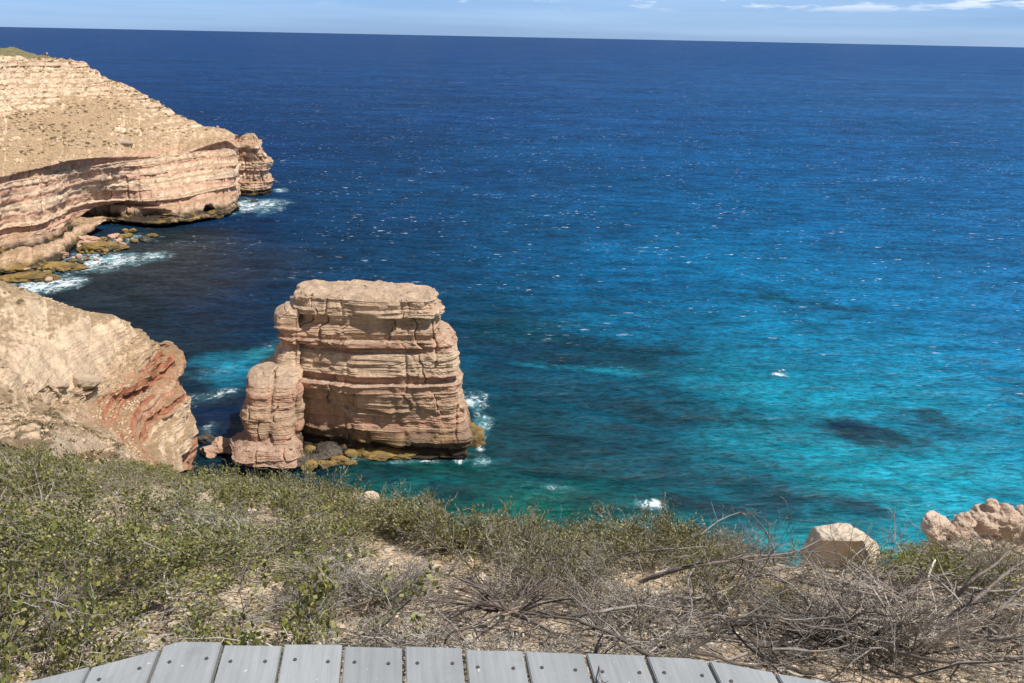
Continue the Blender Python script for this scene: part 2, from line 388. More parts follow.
# ------------------------------------------------------------------ layered rock displacement
def strata(Pw, s, seed, A=1.0, thick=(1.2, 3.2), width=(3.0, 9.0), warp=0.8, jointd=0.7, bedd=0.35, lobes=0.9):
    r = np.random.default_rng(seed)
    x, y, z0 = Pw[..., 0], Pw[..., 1], Pw[..., 2]
    z = z0 + warp * vn(x * 0.05, y * 0.05, z0 * 0.04, seed + 1) + 0.16 * fbm(x * 0.3, y * 0.3, z0 * 0.3, 3, seed + 2) + 0.05 * vn(x * 1.8, y * 1.8, z0 * 1.8, seed + 3)
    hts = r.uniform(thick[0], thick[1], 150) * r.choice([0.5, 1, 1, 1.5], 150); edges = np.cumsum(hts) - 8
    k = np.clip(np.searchsorted(edges, z), 1, 149); lo, hi = edges[k - 1], edges[k]
    tt = (z - lo) / (hi - lo)
    hard = r.uniform(0.3, 1.1, 151)[k]; alt = np.where(np.arange(151) % 2, 1.0, -0.8)[k]
    cont = 0.55 + 0.75 * vn(s * 0.16 + k * 7.3, z0 * 0.1, 0, seed + 4) + 0.35 * vn(s * 0.7 + k * 3.1, z0 * 0.4, 0, seed + 6)
    cont = np.clip(cont, -0.1, 1.3)
    prof = np.clip(tt, 0, 1) ** 1.6 - 0.35                                 # capping ledge juts, foot is undercut
    nose = np.exp(-((hi - z) / 0.10) ** 2)
    out = A * hard * cont * prof * 0.55 + A * 0.62 * alt * np.clip(cont, 0.2, 1.2) - 0.05 * A * nose + A * 0.5 * (r.uniform(-1, 1, 151)[k]) * (0.6 + 0.4 * cont)
    # blocks broken off along the joints of each bed
    wd = r.uniform(width[0], width[1], 151)[k]; off = r.uniform(0, 50, 151)[k]
    ss = s + 0.55 * fbm(s * 0.5, z0 * 0.7, 0, 2, seed + 5)
    cell = np.floor((ss + off) / wd); fc = (ss + off) / wd - cell; qe = np.minimum(fc, 1 - fc) * wd
    hb = _h(cell, k, k * 0, seed + 9)
    out = out + (hb - 0.5) * 0.5 * A - np.where(hb > 0.84, 0.75 * A, 0) - jointd * A * np.exp(-(qe / 0.15) ** 2) * (hb > 0.5)
    # thin bedding
    h2 = r.uniform(0.16, 0.6, 500); e2 = np.cumsum(h2) - 8; k2 = np.clip(np.searchsorted(e2, z), 1, 499)
    q2 = np.minimum(z - e2[k2 - 1], e2[k2] - z)
    c2 = np.clip(0.5 + 1.2 * vn(s * 0.25 + k2 * 5.7, z0 * 0.0, 0, seed + 12), 0, 1.2)
    out = out + A * c2 * (0.22 * (r.uniform(-1, 1, 501)[k2]) - bedd * 0.35 * np.exp(-(q2 / 0.06) ** 2))
    # tall joints that run through several beds
    cw = 6.5; sj = s + 0.7 * fbm(s * 0, z0 * 0.3, 0, 2, seed + 7); cc = np.floor(sj / cw); f2 = sj / cw - cc
    pos2 = 0.2 + 0.6 * _h(cc, cc * 0, cc * 0, seed + 11); dep2 = _h(cc, cc * 0 + 1, cc * 0, seed + 11)
    gate = np.clip(0.6 + 1.6 * vn(cc * 3.7, z0 * 0.12, 0, seed + 21), 0, 1)
    out = out - 1.25 * A * dep2 * gate * np.exp(-(((f2 - pos2) * cw) / 0.26) ** 2)
    out = out + lobes * A * (vn(s * 0.11, z0 * 0.05, 0, seed + 13) + 0.6 * vn(s * 0.3, z0 * 0.16, 0, seed + 14))
    out = out + 0.26 * A * fbm(x * 0.6, y * 0.6, z0 * 0.8, 6, seed + 15, g=0.66) + 0.09 * A * np.floor(2.5 * vn(x * 0.9, y * 0.9, z0 * 1.5, seed + 16))
    q = np.clip((tt - 0.5) * 2.6 + 0.5, 0, 1); q = q * q * (3 - 2 * q)
    return out, (q - tt) * (hi - lo) * np.clip(cont + .2, 0, 1)

def normals(G):
    du = np.gradient(G, axis=1); dv = np.gradient(G, axis=0)
    n = np.cross(du, dv); n /= np.linalg.norm(n, axis=-1, keepdims=True) + 1e-9
    return n

def patch(name, ctrl, nr, nc, seed, mat, A, flip, sandamp=0.35, terr=0.9, crag=0.35, plat=0.8, gull=0.6, crag_z=-50, caves=(), **kw):
    """ctrl[row][col] = (px, py, dist, rockiness); distance <0 means z = value+1000"""
    C = np.zeros((len(ctrl), len(ctrl[0]), 4))
    for i, row in enumerate(ctrl):
        for j, c in enumerate(row):
            px, py, d, k = c
            p = PD(px, py, d) if d > 0 else PZ(px, py, d + 1000)  # negative: fixed height
            C[i, j, :3] = p; C[i, j, 3] = k
    G = crom(crom(C, nr, 0), nc, 1)
    P = G[..., :3].copy(); K = np.clip(G[..., 3:], 0, 1)
    N = normals(P) * flip
    Nc = N.copy(); Nc[..., 2] = 0; wq = np.linalg.norm(Nc, axis=-1, keepdims=True); Nc = Nc.sum(0, keepdims=True) / wq.sum(0, keepdims=True); Nc /= np.linalg.norm(Nc, axis=-1, keepdims=True) + 1e-9
    kk = np.clip((wq - 0.15) / 0.3, 0, 1)
    Nh = N * kk + np.array([0, 0, 0.15]) * (1 - kk); Nh[..., 2] *= 0.15; Nh = Nh * kk + Nc * 0.3 * (1 - kk)
    nh = np.linalg.norm(Nh, axis=-1, keepdims=True); Nh = Nh / np.maximum(nh, 0.6)
    stp = np.linalg.norm(np.diff(P[nr // 2, :, :2], axis=0), axis=-1); s1 = np.concatenate([[0], np.cumsum(stp)])
    s = np.broadcast_to(s1[None, :], P.shape[:2])
    d, dz = strata(P, s, seed, A, **kw)
    x, y, z = P[..., 0], P[..., 1], P[..., 2]
    r2 = fbm(x * .16, y * .16, z * .16, 5, seed + 30, ridge=True) * 0.9 * A + 0.35 * A * fbm(x * .7, y * .7, z * .7, 3, seed + 40)
    gul = sandamp * (fbm(x * .12, y * .12, z * .03, 3, seed + 50) * 1.3 + fbm(x * .5, y * .5, z * .3, 4, seed + 60, g=0.62) * 0.9)
    crag = 0.35 + (crag - 0.35) * np.clip((z - crag_z) / 6, 0, 1)
    gg = s + 4 * vn(x * .06, y * .06, z * .06, seed + 90)
    gul = gul + gull * (np.abs(vn(gg * .09, z * .02, 0, seed + 91)) * 1.6 + .7 * np.abs(vn(gg * .27, z * .05, 0, seed + 92)) + .15 * np.abs(vn(gg * .8, z * .2, 0, seed + 93)) - .6)
    P = P + Nh * (d + crag * r2)[..., None] * K + N * gul[..., None] * (1 - K)
    P[..., 2] += K[..., 0] * (1 - kk[..., 0]) * plat * fbm(x * .22, y * .22, z * .2, 5, seed + 95, g=.6)
    P[..., 2] += terr * K[..., 0] * dz * np.clip((N[..., 2] - 0.12) / 0.3, 0, 1)
    for (cpx_, cpy_, hw, hg, dp) in caves:
        c = PZ(cpx_, cpy_, 0.0); hd = np.hypot(P[..., 0] - c[0], P[..., 1] - c[1]) / hw
        hh = hg * (1 - hd ** 2) + 0.5 * vn(P[..., 0] * .3, P[..., 1] * .3, 0, seed + 80)
        m = np.clip((hh - P[..., 2]) / 0.7, 0, 1) * (hd < 1)
        P = P - Nc * (dp * m)[..., None]
    return tag(mesh(name, P, [grid_faces(nr, nc) if flip > 0 else grid_faces(nr, nc)[:, ::-1]], mat, smooth=False), kind='structure')

# ------------------------------------------------------------------ far headland
FH = []
cols = [  # x, crest y, escarp-base y, cliff-top y, base y, crest dist, base(z=0)
    (-150, 40, 70, 196, 330), (-70, 46, 88, 190, 292), (0, 60, 109, 178, 256), (34, 61, 109, 170, 250), (60, 61, 107, 163, 240), (78, 64, 103, 160, 228), (104, 81, 103, 158, 222),
    (128, 88, 105, 158, 222), (150, 101, 114, 158, 223), (176, 118, 126, 158, 221), (205, 130, 136, 149, 216), (226, 136, 139, 144, 212), (236, 140, 144, 150, 208)]
rows = []
dcrest = [330, 322, 335, 340, 345, 345, 340, 335, 330, 325, 322, 318, 318]
desc = [300, 292, 312, 318, 322, 324, 326, 324, 320, 316, 316, 314, 314]
dct = [205, 228, 258, 266, 272, 278, 284, 290, 296, 302, 306, 308, 308]
r0, r1, r2, r3, r3b, r4, r4b, r5, r6, r5b, r5c = [], [], [], [], [], [], [], [], [], [], []
for (x, yc, ye, yt, yb), dc, de, dt in zip(cols, dcrest, desc, dct):
    pb = PZ(x, yb, 0.0); db = float(np.hypot(pb[0], pb[1]))
    r0.append((x, yc + 14 + max(0, (x - 120)) * .5, dc + 45, 0.2))
    r1.append((x, yc - 0.5 if x > 60 else yc + 0.8, dc + 10, 0.2))
    r2.append((x, yc, dc, .95))
    r3.append((x, ye, de, 0.3))
    r3b.append((x, ye * .55 + yt * .45, de * .5 + dt * .5, 0.0))
    r4.append((x, yt - 3.5, dt, 0.1))
    r4b.append((x, yt + 5, dt * .86 + db * .14 if x < 200 else dt, 1.0))
    r5.append((x, yb - (yb - yt) * .12, db + 1.5, 1.0))
    yo = {-150: 352, -70: 318, 0: 273, 34: 268, 60: 257, 78: 243}.get(x, yb + 1.5)
    r5b.append((x, yb + (yo - yb) * .15, -1000 + (2.9 if x < 110 else 1.8), 1.0))
    r5c.append((x, yo, -1000 + (1.0 if x < 110 else 0.4), 1.0))
    r6.append((x, yo + 3, -1003.0, 1.0))
FH = [r0, r1, r2, r3, r3b, r4, r4b, r5, r5b, r5c, r6]
# wrap the tip round to the back of the headland
for r, row in enumerate(FH):
    x, y, d, k = row[-1]
    if d > 0: row.append((x + 1, y + (1 if r > 1 else 3), d + 12, k)); row.append((x - 6, y + (0 if r > 1 else 8), d + 34, k))
    else: row.append((x + 1, y - 2, d, k)); row.append((x - 6, y - 5, d, k))
cave = None
headland = patch('headland', FH, 600, 780, 21, M_far, 0.95, -1, sandamp=0.7, gull=.7, plat=2.4, crag=2.4, crag_z=24, thick=(0.9, 2.8), width=(5, 15), bedd=0.6, caves=[(129, 222, 19, 6.0, 9), (212, 215, 3.2, 6, 4)])
tag(headland, 'long layered sandstone headland with sandy slopes across the bay')

# scrub cap of the plateau on the headland
capc = [[(-160, 38, 470, 0), (-60, 43, 460, 0), (0, 47.5, 440, 0), (16, 48.5, 425, 0), (30, 52.5, 405, 0), (48, 56.5, 385, 0), (58, 58.5, 370, 0)],
        [(-160, 44, 330, 0), (-60, 50, 330, 0), (0, 61.5, 338, 0), (16, 62, 338, 0), (30, 61.8, 342, 0), (48, 62, 344, 0), (60, 62.5, 346, 0)]]
cap = patch('headland_scrub', capc, 60, 260, 5, None, 0.5, -1, sandamp=0.3)
t = NT('distant_coastal_scrub'); P = t.pos()
t.bsdf(t.mix(t.ramp(t.noise(P, 0.35, 5, 0.7), [(0.42, 0.0), (0.6, 1.0)]), (0.12, 0.115, 0.05), (0.26, 0.21, 0.12)), 0.95, 0.1, t.bump(t.noise(P, 0.8, 4), 1.0, 1.0))
cap.data.materials.append(t.m); tag(cap, 'green brown scrub covering the flat top of the far headland', kind='stuff')

# ------------------------------------------------------------------ near spur
NS = [
 [(-90, 290, 150, 0), (0, 306, 150, 0), (60, 325, 150, 0), (110, 335, 146, .3), (150, 350, 140, 1), (172, 365, 136, 1), (176, 375, 138, 1)],
 [(-90, 262, 112, 0), (0, 285, 114, 0), (60, 306, 114, 0), (110, 316.5, 115, .2), (148, 331, 115, .8), (168, 349, 119, 1), (168, 352, 127, 1)],
 [(-90, 264, 105, 0), (0, 287.5, 105, 0), (60, 308.5, 107, 0), (110, 318, 109, .2), (147, 332, 110, .8), (170, 350, 112, 1), (172, 351, 120, 1)],
 [(-90, 310, 95, 0), (0, 325, 97, 0), (56, 342, 99, 0), (112, 341, 106, .25), (152, 345, 108.5, 1), (184, 359, 111.5, 1), (182, 361, 119, 1)],
 [(-90, 350, 88, 0), (0, 362, 89, 0), (58, 384, 93.5, .2), (110, 378, 101, .25), (152, 371, 104.5, 1), (181, 378, 109, 1), (178, 380, 118, 1)],
 [(-90, 358, 87, 0), (0, 370, 88, .1), (60, 390, 92.5, 1), (108, 388, 98, 1), (152, 385, 102.5, 1), (184, 388, 108.3, 1), (180, 390, 117, 1)],
 [(-90, 375, 84, 0), (0, 388, 86, .1), (62, 402, 91.5, 1), (112, 405, 97, 1), (152, 402, 101, 1), (194, 400, 107, 1), (188, 402, 116, 1)],
 [(-90, 410, 72, 0), (0, 407, 78, 0), (60, 416, 84, 0), (110, 424, 91, .1), (150, 424, 97.5, .9), (193, 420, 105, 1), (187, 423, 114, 1)],
 [(-90, 430, 52, 0), (0, 423, 60, 0), (60, 432, 62, 0), (110, 440, 76, 0), (150, 446, 92, .8), (196, 438, 104, 1), (190, 442, 113, 1)],
 [(-90, 444, 36, 0), (0, 442, 34, 0), (60, 449, 33, 0), (110, 457, 44, 0), (150, 462, 80, .4), (195, 455, 102.5, 1), (189, 459, 112.5, 1)],
 [(-90, 464, 21, 0), (0, 470, 17, 0), (60, 476, 14, 0), (110, 484, 18, 0), (150, 486, 60, .3), (193, 470, 101, 1), (188, 475, 112, 1)],
]
NS = [[(x - 9 * max(0, min(1, (x - 100) / 60)), y, d, k) for (x, y, d, k) in row] for row in NS]
spur = patch('cliff_spur', NS, 560, 620, 44, M_near, 0.8, -1, sandamp=0.32, terr=1.0, crag=0.8, thick=(0.9, 2.4), width=(1.6, 4.5), warp=0.8)
tag(spur, 'sandy cliff spur with red banded sandstone outcrops left of the sea stack')

# ------------------------------------------------------------------ sea stack (closed lofts)
def loft(name, levels, seed, mat, A, nth=800, nz=420, power=3.2, parent=None, undercut=0.0, topn=1.0, grooves=(), **kw):
    """levels: (py_front, xl, xr, depth, tilt) from top to bottom; z taken from anchor distance"""
    L = []
    for (x0, y0, x1, y1, dep, z) in levels:      # left point, right point at this height (front edge), depth behind
        a = PZ(x0, y0, z); b = PZ(x1, y1, z)
        L.append([*a[:2], *b[:2], dep, z])
    L = crom(np.array(L), nz, 0)
    th = np.linspace(0, 2 * pi, nth, endpoint=False)
    c, s_ = np.cos(th), np.sin(th)
    e = 2.0 / power
    uu = np.sign(c) * np.abs(c) ** e; vv = np.sign(s_) * np.abs(s_) ** e          # -1..1 box-ish
    a = L[:, None, 0:2]; b = L[:, None, 2:4]; mid = (a + b) / 2; ax = (b - a) / 2
    aln = np.linalg.norm(ax, axis=-1, keepdims=True); nrm = mid / np.linalg.norm(mid, axis=-1, keepdims=True)   # depth runs inland to sea
    dep = L[:, None, 4:5]
    XY = mid + nrm * dep / 2 + ax * uu[None, :, None] + nrm * dep / 2 * vv[None, :, None]
    Zc = np.broadcast_to(L[:, None, 5:6], XY.shape[:2] + (1,))
    P = np.concatenate([XY, Zc], -1)
    nx = np.gradient(P, axis=1)
    nx[:, 0] = P[:, 1] - P[:, -1]; nx[:, -1] = P[:, 0] - P[:, -2]
    N = np.stack([nx[..., 1], -nx[..., 0], nx[..., 2] * 0], -1); N /= np.linalg.norm(N, axis=-1, keepdims=True) + 1e-9
    mlev = nz // 2
    seg = np.linalg.norm(np.diff(P[mlev, :, :2], axis=0), axis=-1); s1 = np.concatenate([[0], np.cumsum(seg)])
    s = np.broadcast_to(s1[None, :], P.shape[:2])
    D, _ = strata(P, s, seed, A, **kw)
    if undercut: D = D - undercut * np.clip((3.0 + 1.2 * vn(s * .2, 0 * s, 0, seed + 31) - P[..., 2]) / 0.8, 0, 1)
    if grooves:
        q = P - np.array([0, 0, EYE]); gpx = W / 2 + F * (q @ CR) / (q @ FW); front = (vv[None, :] < 0.2)
        for (g0, gd, gw, za, zb_) in grooves:
            gx = g0 + 3.2 * vn(P[..., 2] * .22, 0 * s + g0, 0, seed + 33) + 0.9 * vn(P[..., 2] * 1.1, 0 * s + g0, 0, seed + 34); gd = gd * np.clip(.55 + .9 * vn(P[..., 2] * .4, 0 * s + g0, 0, seed + 35), 0, 1.2)
            D = D - front * gd * np.exp(-((gpx - gx) / gw) ** 2) * np.clip((P[..., 2] - za) / .8, 0, 1) * np.clip((zb_ - P[..., 2]) / .8, 0, 1)
    # joint at the seam is hidden at the back (theta=0 is the right end, so roll it)
    P2 = P + N * D[..., None]
    # close the top: shrink rings towards the middle
    top = P2[0]; cen = np.append((mid[0, 0] + nrm[0, 0] * dep[0, 0] / 2), L[0, 5])
    rings = []
    for f in (0.985, 0.96, 0.92, 0.86, 0.78, 0.68, 0.56, 0.42, 0.28, 0.14, 0.03):
        q = cen + (top - cen) * f
        q[:, 2] = L[0, 5] + (0.15 + (1 - f) * 0.5) * 1 + topn * 0.5 * fbm(q[:, 0] * .3, q[:, 1] * .3, q[:, 0] * 0, 4, seed + 70)
        rings.append(q)
    # densify: interpolate between rings
    R = crom(np.array(rings[::-1]), 70, 0)
    R[..., 2] += topn * 0.3 * fbm(R[..., 0] * 1.2, R[..., 1] * 1.2, R[..., 0] * 0, 4, seed + 71)
    Pall = np.concatenate([R, P2], 0)
    return mesh(name, Pall, [grid_faces(len(Pall), nth, True)[:, ::-1]], mat, parent)

# z of levels: front wall distances worked out from the waterline
def zat(px, py, d): return float(PD(px, py, d)[2])
ZT = zat(370, 300, 108.5)
def lev(xl, yl, xr, yr, dep, d):
    z = (zat(xl, yl, d) + zat(xr, yr, d)) / 2
    # keep the row at one height: shift y so both ends have that z
    return (xl, yl, xr, yr, dep, z)
stk = empty('sea_stack', tuple(PZ(380, 448, 0)))
main = [
 lev(297, 296, 441, 302, 8.5, 109.0),
 lev(294, 299, 443, 305, 9.5, 108.7),
 lev(295, 312, 445, 318, 10, 108.3),
 lev(298, 322, 446, 328, 10, 108.3),
 lev(285, 328, 448, 335, 11, 108.0),
 lev(283, 338, 450, 343, 11.5, 107.9),
 lev(290, 348, 459, 354, 12, 107.5),
 lev(291, 360, 461, 366, 13, 107.0),
 lev(289, 374, 462, 380, 14, 106.4),
 lev(292, 390, 463, 396, 14, 106.2),
 lev(293, 404, 468, 410, 14, 106.0),
 lev(294, 418, 473, 424, 14, 105.9),
 lev(294, 430, 477, 436, 14, 105.2),
 lev(293, 440, 479, 446, 14, 104.4),
 lev(293, 448, 478, 455, 14, 103.8),
 lev(290, 458, 480, 465, 14, 103.0)]
main = [(a, b - 4 * max(0, k - 9) / 6, c - 3 * (k < 6) - 1, d, e, z) for k, (a, b, c, d, e, z) in enumerate(main)]
ml = loft('rock_body', main, 101, M_stack, 0.8, 1250, 500, 6.0, None, undercut=1.0, thick=(0.9, 2.6), width=(3, 9), warp=0.4, lobes=0.55, grooves=[(323, .5, 1.2, 8, 24), (404, .35, 1.0, 10, 20), (371, 1.6, 1.6, -2, 5), (436, .7, 1.3, 14, 24), (458, .6, 1.2, 2, 14)])
def to_child(o, e):
    o.parent = e; o.matrix_parent_inverse = Matrix.Translation(-Vector(e.location))
to_child(ml, stk)
pl = [
 (264, 376, 298, 374, 5, 0), (255, 379, 299, 378, 6, 0), (249, 384, 299, 384, 6.5, 0), (248, 389, 297, 389, 6.5, 0), (247, 396, 296, 396, 6, 0),
 (246, 404, 296, 404, 6, 0), (247, 411, 294, 411, 5.6, 0), (243, 418, 294, 418, 6, 0), (242, 427, 294, 427, 6, 0), (244, 436, 293, 436, 5.6, 0), (249, 443, 290, 443, 5, 0), (242, 450, 298, 450, 6, 0)]
pl2 = []
for (a, b, c, d, e, _), dist in zip(pl, [107.5, 107, 106.3, 105.6, 105, 104.6, 104.3, 103.8, 103.3, 102.8, 102.4, 102]):
    pl2.append(lev(a, b, c, d, e, dist))
pil = loft('rock_pillar', pl2, 77, M_stack, 0.55, 700, 380, 4.5, None, thick=(1.0, 2.2), width=(3.2, 5), warp=0.3, jointd=1.0, lobes=0.4, topn=0.4, grooves=[(271, 2.6, 1.7, 1.5, 30)])
to_child(pil, stk)
sh = loft('rock_shoulder', [lev(285, 313, 301, 313, 5, 111.5), lev(277, 318, 301, 318, 6, 111.4), lev(274, 323, 301, 323, 6, 111.2), lev(275, 330, 301, 330, 6, 111.1), lev(281, 336, 301, 336, 6, 111), lev(281, 345, 302, 345, 6, 110.5), lev(279, 353, 303, 353, 7, 110),
                                  lev(277, 364, 303, 364, 7, 109.2), lev(274, 371, 303, 371, 7, 108.6), lev(266, 378, 303, 378, 8, 108), lev(256, 385, 303, 385, 8, 107.5), lev(252, 420, 303, 420, 8, 107), lev(252, 455, 303, 455, 8, 105)], 88, M_stack, 0.45, 500, 360, 5.0, None, topn=0.4, lobes=.4, thick=(1.0, 2.4), width=(2, 5))
to_child(sh, stk)
pln = loft('plinth', [lev(249, 442, 288, 442, 4, 102.8), lev(246, 446, 292, 447, 5, 102), lev(241, 452, 296, 454, 7, 101), lev(236, 459, 300, 462, 8, 100.2), lev(230, 468, 304, 472, 9, 99.2)], 66, M_red, 0.9, 500, 200, 4.0, None, thick=(0.6, 1.6), width=(1.4, 4))
to_child(pln, stk)
tag(stk, 'tall layered sandstone sea stack standing in the water near the shore', 'sea stack')

ep = empty('rock_stub', tuple(PZ(255, 196, 0)))
def lv2(xl, yl, xr, yr, dep, d): return lev(xl, yl, xr, yr, dep, d)
pb = PZ(255, 196, 0); D0 = float(np.hypot(pb[0], pb[1]))
ob = loft('rock_body', [lv2(243, 136, 256, 137, 8, D0 + 8), lv2(238, 139, 260, 140, 12, D0 + 6), lv2(233, 146, 260, 148, 16, D0 + 4), lv2(232, 155, 267, 157, 18, D0 + 3), lv2(232, 163, 274, 164, 20, D0 + 2), lv2(233, 172, 271, 173, 20, D0 + 1.5),
                         lv2(233, 182, 274, 182, 20, D0 + 1), lv2(233, 190, 272, 190, 20, D0 + 0.3), lv2(230, 198, 272, 198, 20, D0)], 55, M_far, 1.1, 700, 320, 2.8, None, thick=(1.5, 4), width=(4, 11))
to_child(ob, ep); tag(ep, 'blocky layered rock beyond the tip of the far headland', 'rock')

# ------------------------------------------------------------------ boulders
def sphere(n=4):
    import bmesh
    bm = bmesh.new(); bmesh.ops.create_icosphere(bm, subdivisions=n, radius=1.0)
    V = np.array([v.co[:] for v in bm.verts]); Fc = np.array([[v.index for v in f.verts] for f in bm.faces]); bm.free()
    return V, Fc
SPH = {n: sphere(n) for n in (3, 4, 5, 6)}
def rock_verts(seed, n=4, size=(1, 1, 1), planes=9, rough=0.17, cut=(0.55, 0.9)):
    V, Fc = SPH[n]; V = V.copy(); r = np.random.default_rng(seed)
    for _ in range(planes):
        d = r.normal(size=3); d /= np.linalg.norm(d); h = r.uniform(*cut)
        e = V @ d - h; V -= np.where(e > 0, e * 0.93, 0)[:, None] * d
    nn = V / (np.linalg.norm(V, axis=1, keepdims=True) + 1e-9)
    V = V + nn * (rough * fbm(V[:, 0] * 1.7, V[:, 1] * 1.7, V[:, 2] * 1.7, 5, seed) + rough * 0.35 * fbm(V[:, 0] * 7, V[:, 1] * 7, V[:, 2] * 7, 3, seed + 3))[:, None]
    return V * np.array(size), Fc
M_slopeb = stone_mat('brown_grey_sandstone', (0.44, 0.34, 0.24), (0.30, 0.22, 0.155), 1.0, dist=.15)
def boulder(name, loc, size, seed, mat, label, cat='boulder', group=None, n=4, rz=0.0, sink=0.3, **kw):
    V, Fc = rock_verts(seed, n, size, **kw)
    o = mesh(name, V, [Fc], mat); o.location = (loc[0], loc[1], loc[2] + size[2] * (1 - 2 * sink)); o.rotation_euler = (0, 0, rz)
    return tag(o, label, cat, group)

# foot of the stack: (px, py, width px, height px, material, label)
foot = [
 (330, 455, 22, 16, 'K', 'blocky black boulder between the pillar and the ochre rubble'),
 (318, 461, 18, 12, 'K', 'low black boulder at the right foot of the red plinth'),
 (296, 462, 24, 12, 'K', 'dark boulder half hidden by the scrub below the plinth'),
 (345, 449, 12, 9, 'A', None), (352, 456, 11, 8, 'A', None), (340, 462, 14, 9, 'A', None), (358, 450, 9, 7, 'A', None), (326, 466, 13, 8, 'A', None),
 (310, 468, 15, 8, 'A', None), (364, 457, 10, 7, 'A', None), (349, 465, 11, 7, 'A', None), (335, 447, 10, 7, 'A', None), (308, 452, 12, 9, 'A', None), (370, 452, 8, 6, 'A', None),
 (400, 452, 36, 8, 'A', 'long flat ochre ledge awash below the stack'),
 (382, 458, 26, 6, 'A', 'low olive ledge left of the long flat ledge below the stack'),
 (430, 452, 20, 7, 'A', 'small ochre ledge in the shadow under the stack overhang'),
 (472, 443, 20, 24, 'A', 'yellow ochre boulder at the right corner of the sea stack'),
 (222, 450, 20, 16, 'T', 'tan boulder in the gap left of the red plinth'),
 (209, 454, 16, 12, 'T', 'small reddish boulder beside the foot of the cliff spur'),
 (236, 448, 14, 13, 'T', 'pinkish boulder leaning on the left side of the plinth'),
 (205, 440, 14, 9, 'K', 'black wet rock in the dark gap beside the cliff spur'),
]
MM = {'A': M_algae, 'K': M_black, 'T': M_tan}
NMm = {'A': 'boulder', 'K': 'boulder', 'T': 'boulder'}
for k, (px, py, w, h, m, lb) in enumerate(foot):
    p = PZ(px, py, 0.2); rg = np.linalg.norm(p - [0, 0, EYE]); u = rg / F
    sx = w * u / 2 * 1.35; sz = h * u / 2 * 1.35
    lb2 = lb or 'small ochre boulder in the rubble between stack pillar and green water'
    p = p + np.array([0, sx * 0.2, 0])
    o = boulder('boulder', p, (sx, sx * 0.8, sz), 200 + k, MM[m], lb2, group=None if lb else 'ochre boulders at the foot of the stack', rz=rng.uniform(-0.4, 0.4), sink=0.42, n=5, rough=0.3, planes=14, cut=(0.5, 0.85))

# bay shore: algae ledge and loose rocks
bay = [(105, 250, 46, 12, 'A', 'long algae covered ledge running along the far cove shore'), (62, 268, 50, 9, 'A', 'flat olive ledge between sand and surf in the cove'),
       (22, 279, 54, 10, 'A', 'curved ochre ledge at the inner end of the cove'), (40, 258, 60, 11, 'T', 'pale pink rock shelf above the cove ledges'), (2, 268, 50, 10, 'T', 'pale rock shelf at the left edge of the cove'), (88, 243, 34, 12, 'T', 'tan rock shelf behind the cove boulders'),
       (146, 240, 12, 6, 'K', 'dark rock standing in the water beyond the cove rubble'), (152, 236, 10, 5, 'A', 'small brown rock beside the dark one in the cove water'), (54, 279, 14, 5, 'A', 'brown rock in the white surf of the cove'),
       (255, 201, 9, 3, 'K', 'dark rock in the foam off the headland tip, larger one'), (244, 199, 4, 2, 'K', 'tiny dark rock in the foam close to the headland tip')]
for k, (px, py, w, h, m, lb) in enumerate(bay):
    p = PZ(px, py, 0.2); u = np.linalg.norm(p - [0, 0, EYE]) / F
    sx = w * u / 2; sz = max(h * u / 2, 0.35)
    boulder('boulder' if w < 30 else 'rock_ledge', p, (sx, sx * (0.8 if w < 30 else 0.42), sz), 300 + k, MM[m], lb, cat='boulder' if w < 30 else 'rock ledge', rz=rng.uniform(-.2, .2) + (0.35 if 30 < w < 60 else 0), sink=0.42, n=6, rough=0.38, planes=14, cut=(0.5, 0.9))
rr = np.random.default_rng(12)
nb = 0
while nb < 95:
    tpar = rr.uniform(0, 1); px = 30 + 100 * tpar + rr.normal() * 6; py = 276 - 44 * tpar + rr.normal() * 5 + 2
    if py > 286 or px > 136: continue
    p = PZ(px, py, 0.3); u = np.linalg.norm(p - [0, 0, EYE]) / F; w = rr.uniform(3, 9)
    boulder('boulder', p, (w * u / 2, w * u / 2 * 0.8, w * u / 2 * 0.6), 400 + nb, (M_algae, M_black, M_tan, M_algae)[int(rr.random() * 4)], 'small boulder in the brown rubble along the far cove', group='boulders along the cove shore', n=3, rz=rr.uniform(0, 3), sink=0.3)
    nb += 1
# grey boulder on the sandy slope of the headland and of the spur
from mathutils.bvhtree import BVHTree
def bvh(o):
    me = o.data; n = len(me.vertices); a = np.zeros(n * 3, np.float32); me.vertices.foreach_get('co', a)
    f = np.zeros(len(me.loops), np.int32); me.loops.foreach_get('vertex_index', f)
    return BVHTree.FromPolygons(a.reshape(-1, 3).tolist(), f.reshape(-1, 4).tolist())
BV = {'h': bvh(headland), 's': bvh(spur)}
def on_px(px, py, w):
    r = ray(px, py); h = BV[w].ray_cast(Vector((0, 0, EYE)), Vector(r.tolist()))
    return np.array(h[0]) if h[0] else PD(px, py, 100)
boulder('boulder', on_px(123, 144, 'h'), (3.2, 2.3, 2.0), 501, M_slopeb, 'brown boulder stranded on the sandy slope of the far headland', rz=.3, sink=0.45, n=4)
boulder('boulder', on_px(80, 382, 's'), (2.1, 1.5, 1.2), 502, M_slopeb, 'rounded grey brown boulder on the spur above the red ledge', rz=.2, sink=0.5, n=5, rough=0.2)
boulder('boulder', on_px(60, 388, 's'), (1.0, .8, .6), 503, M_slopeb, 'smaller grey boulder left of the rounded one on the spur', rz=.9, sink=0.4)

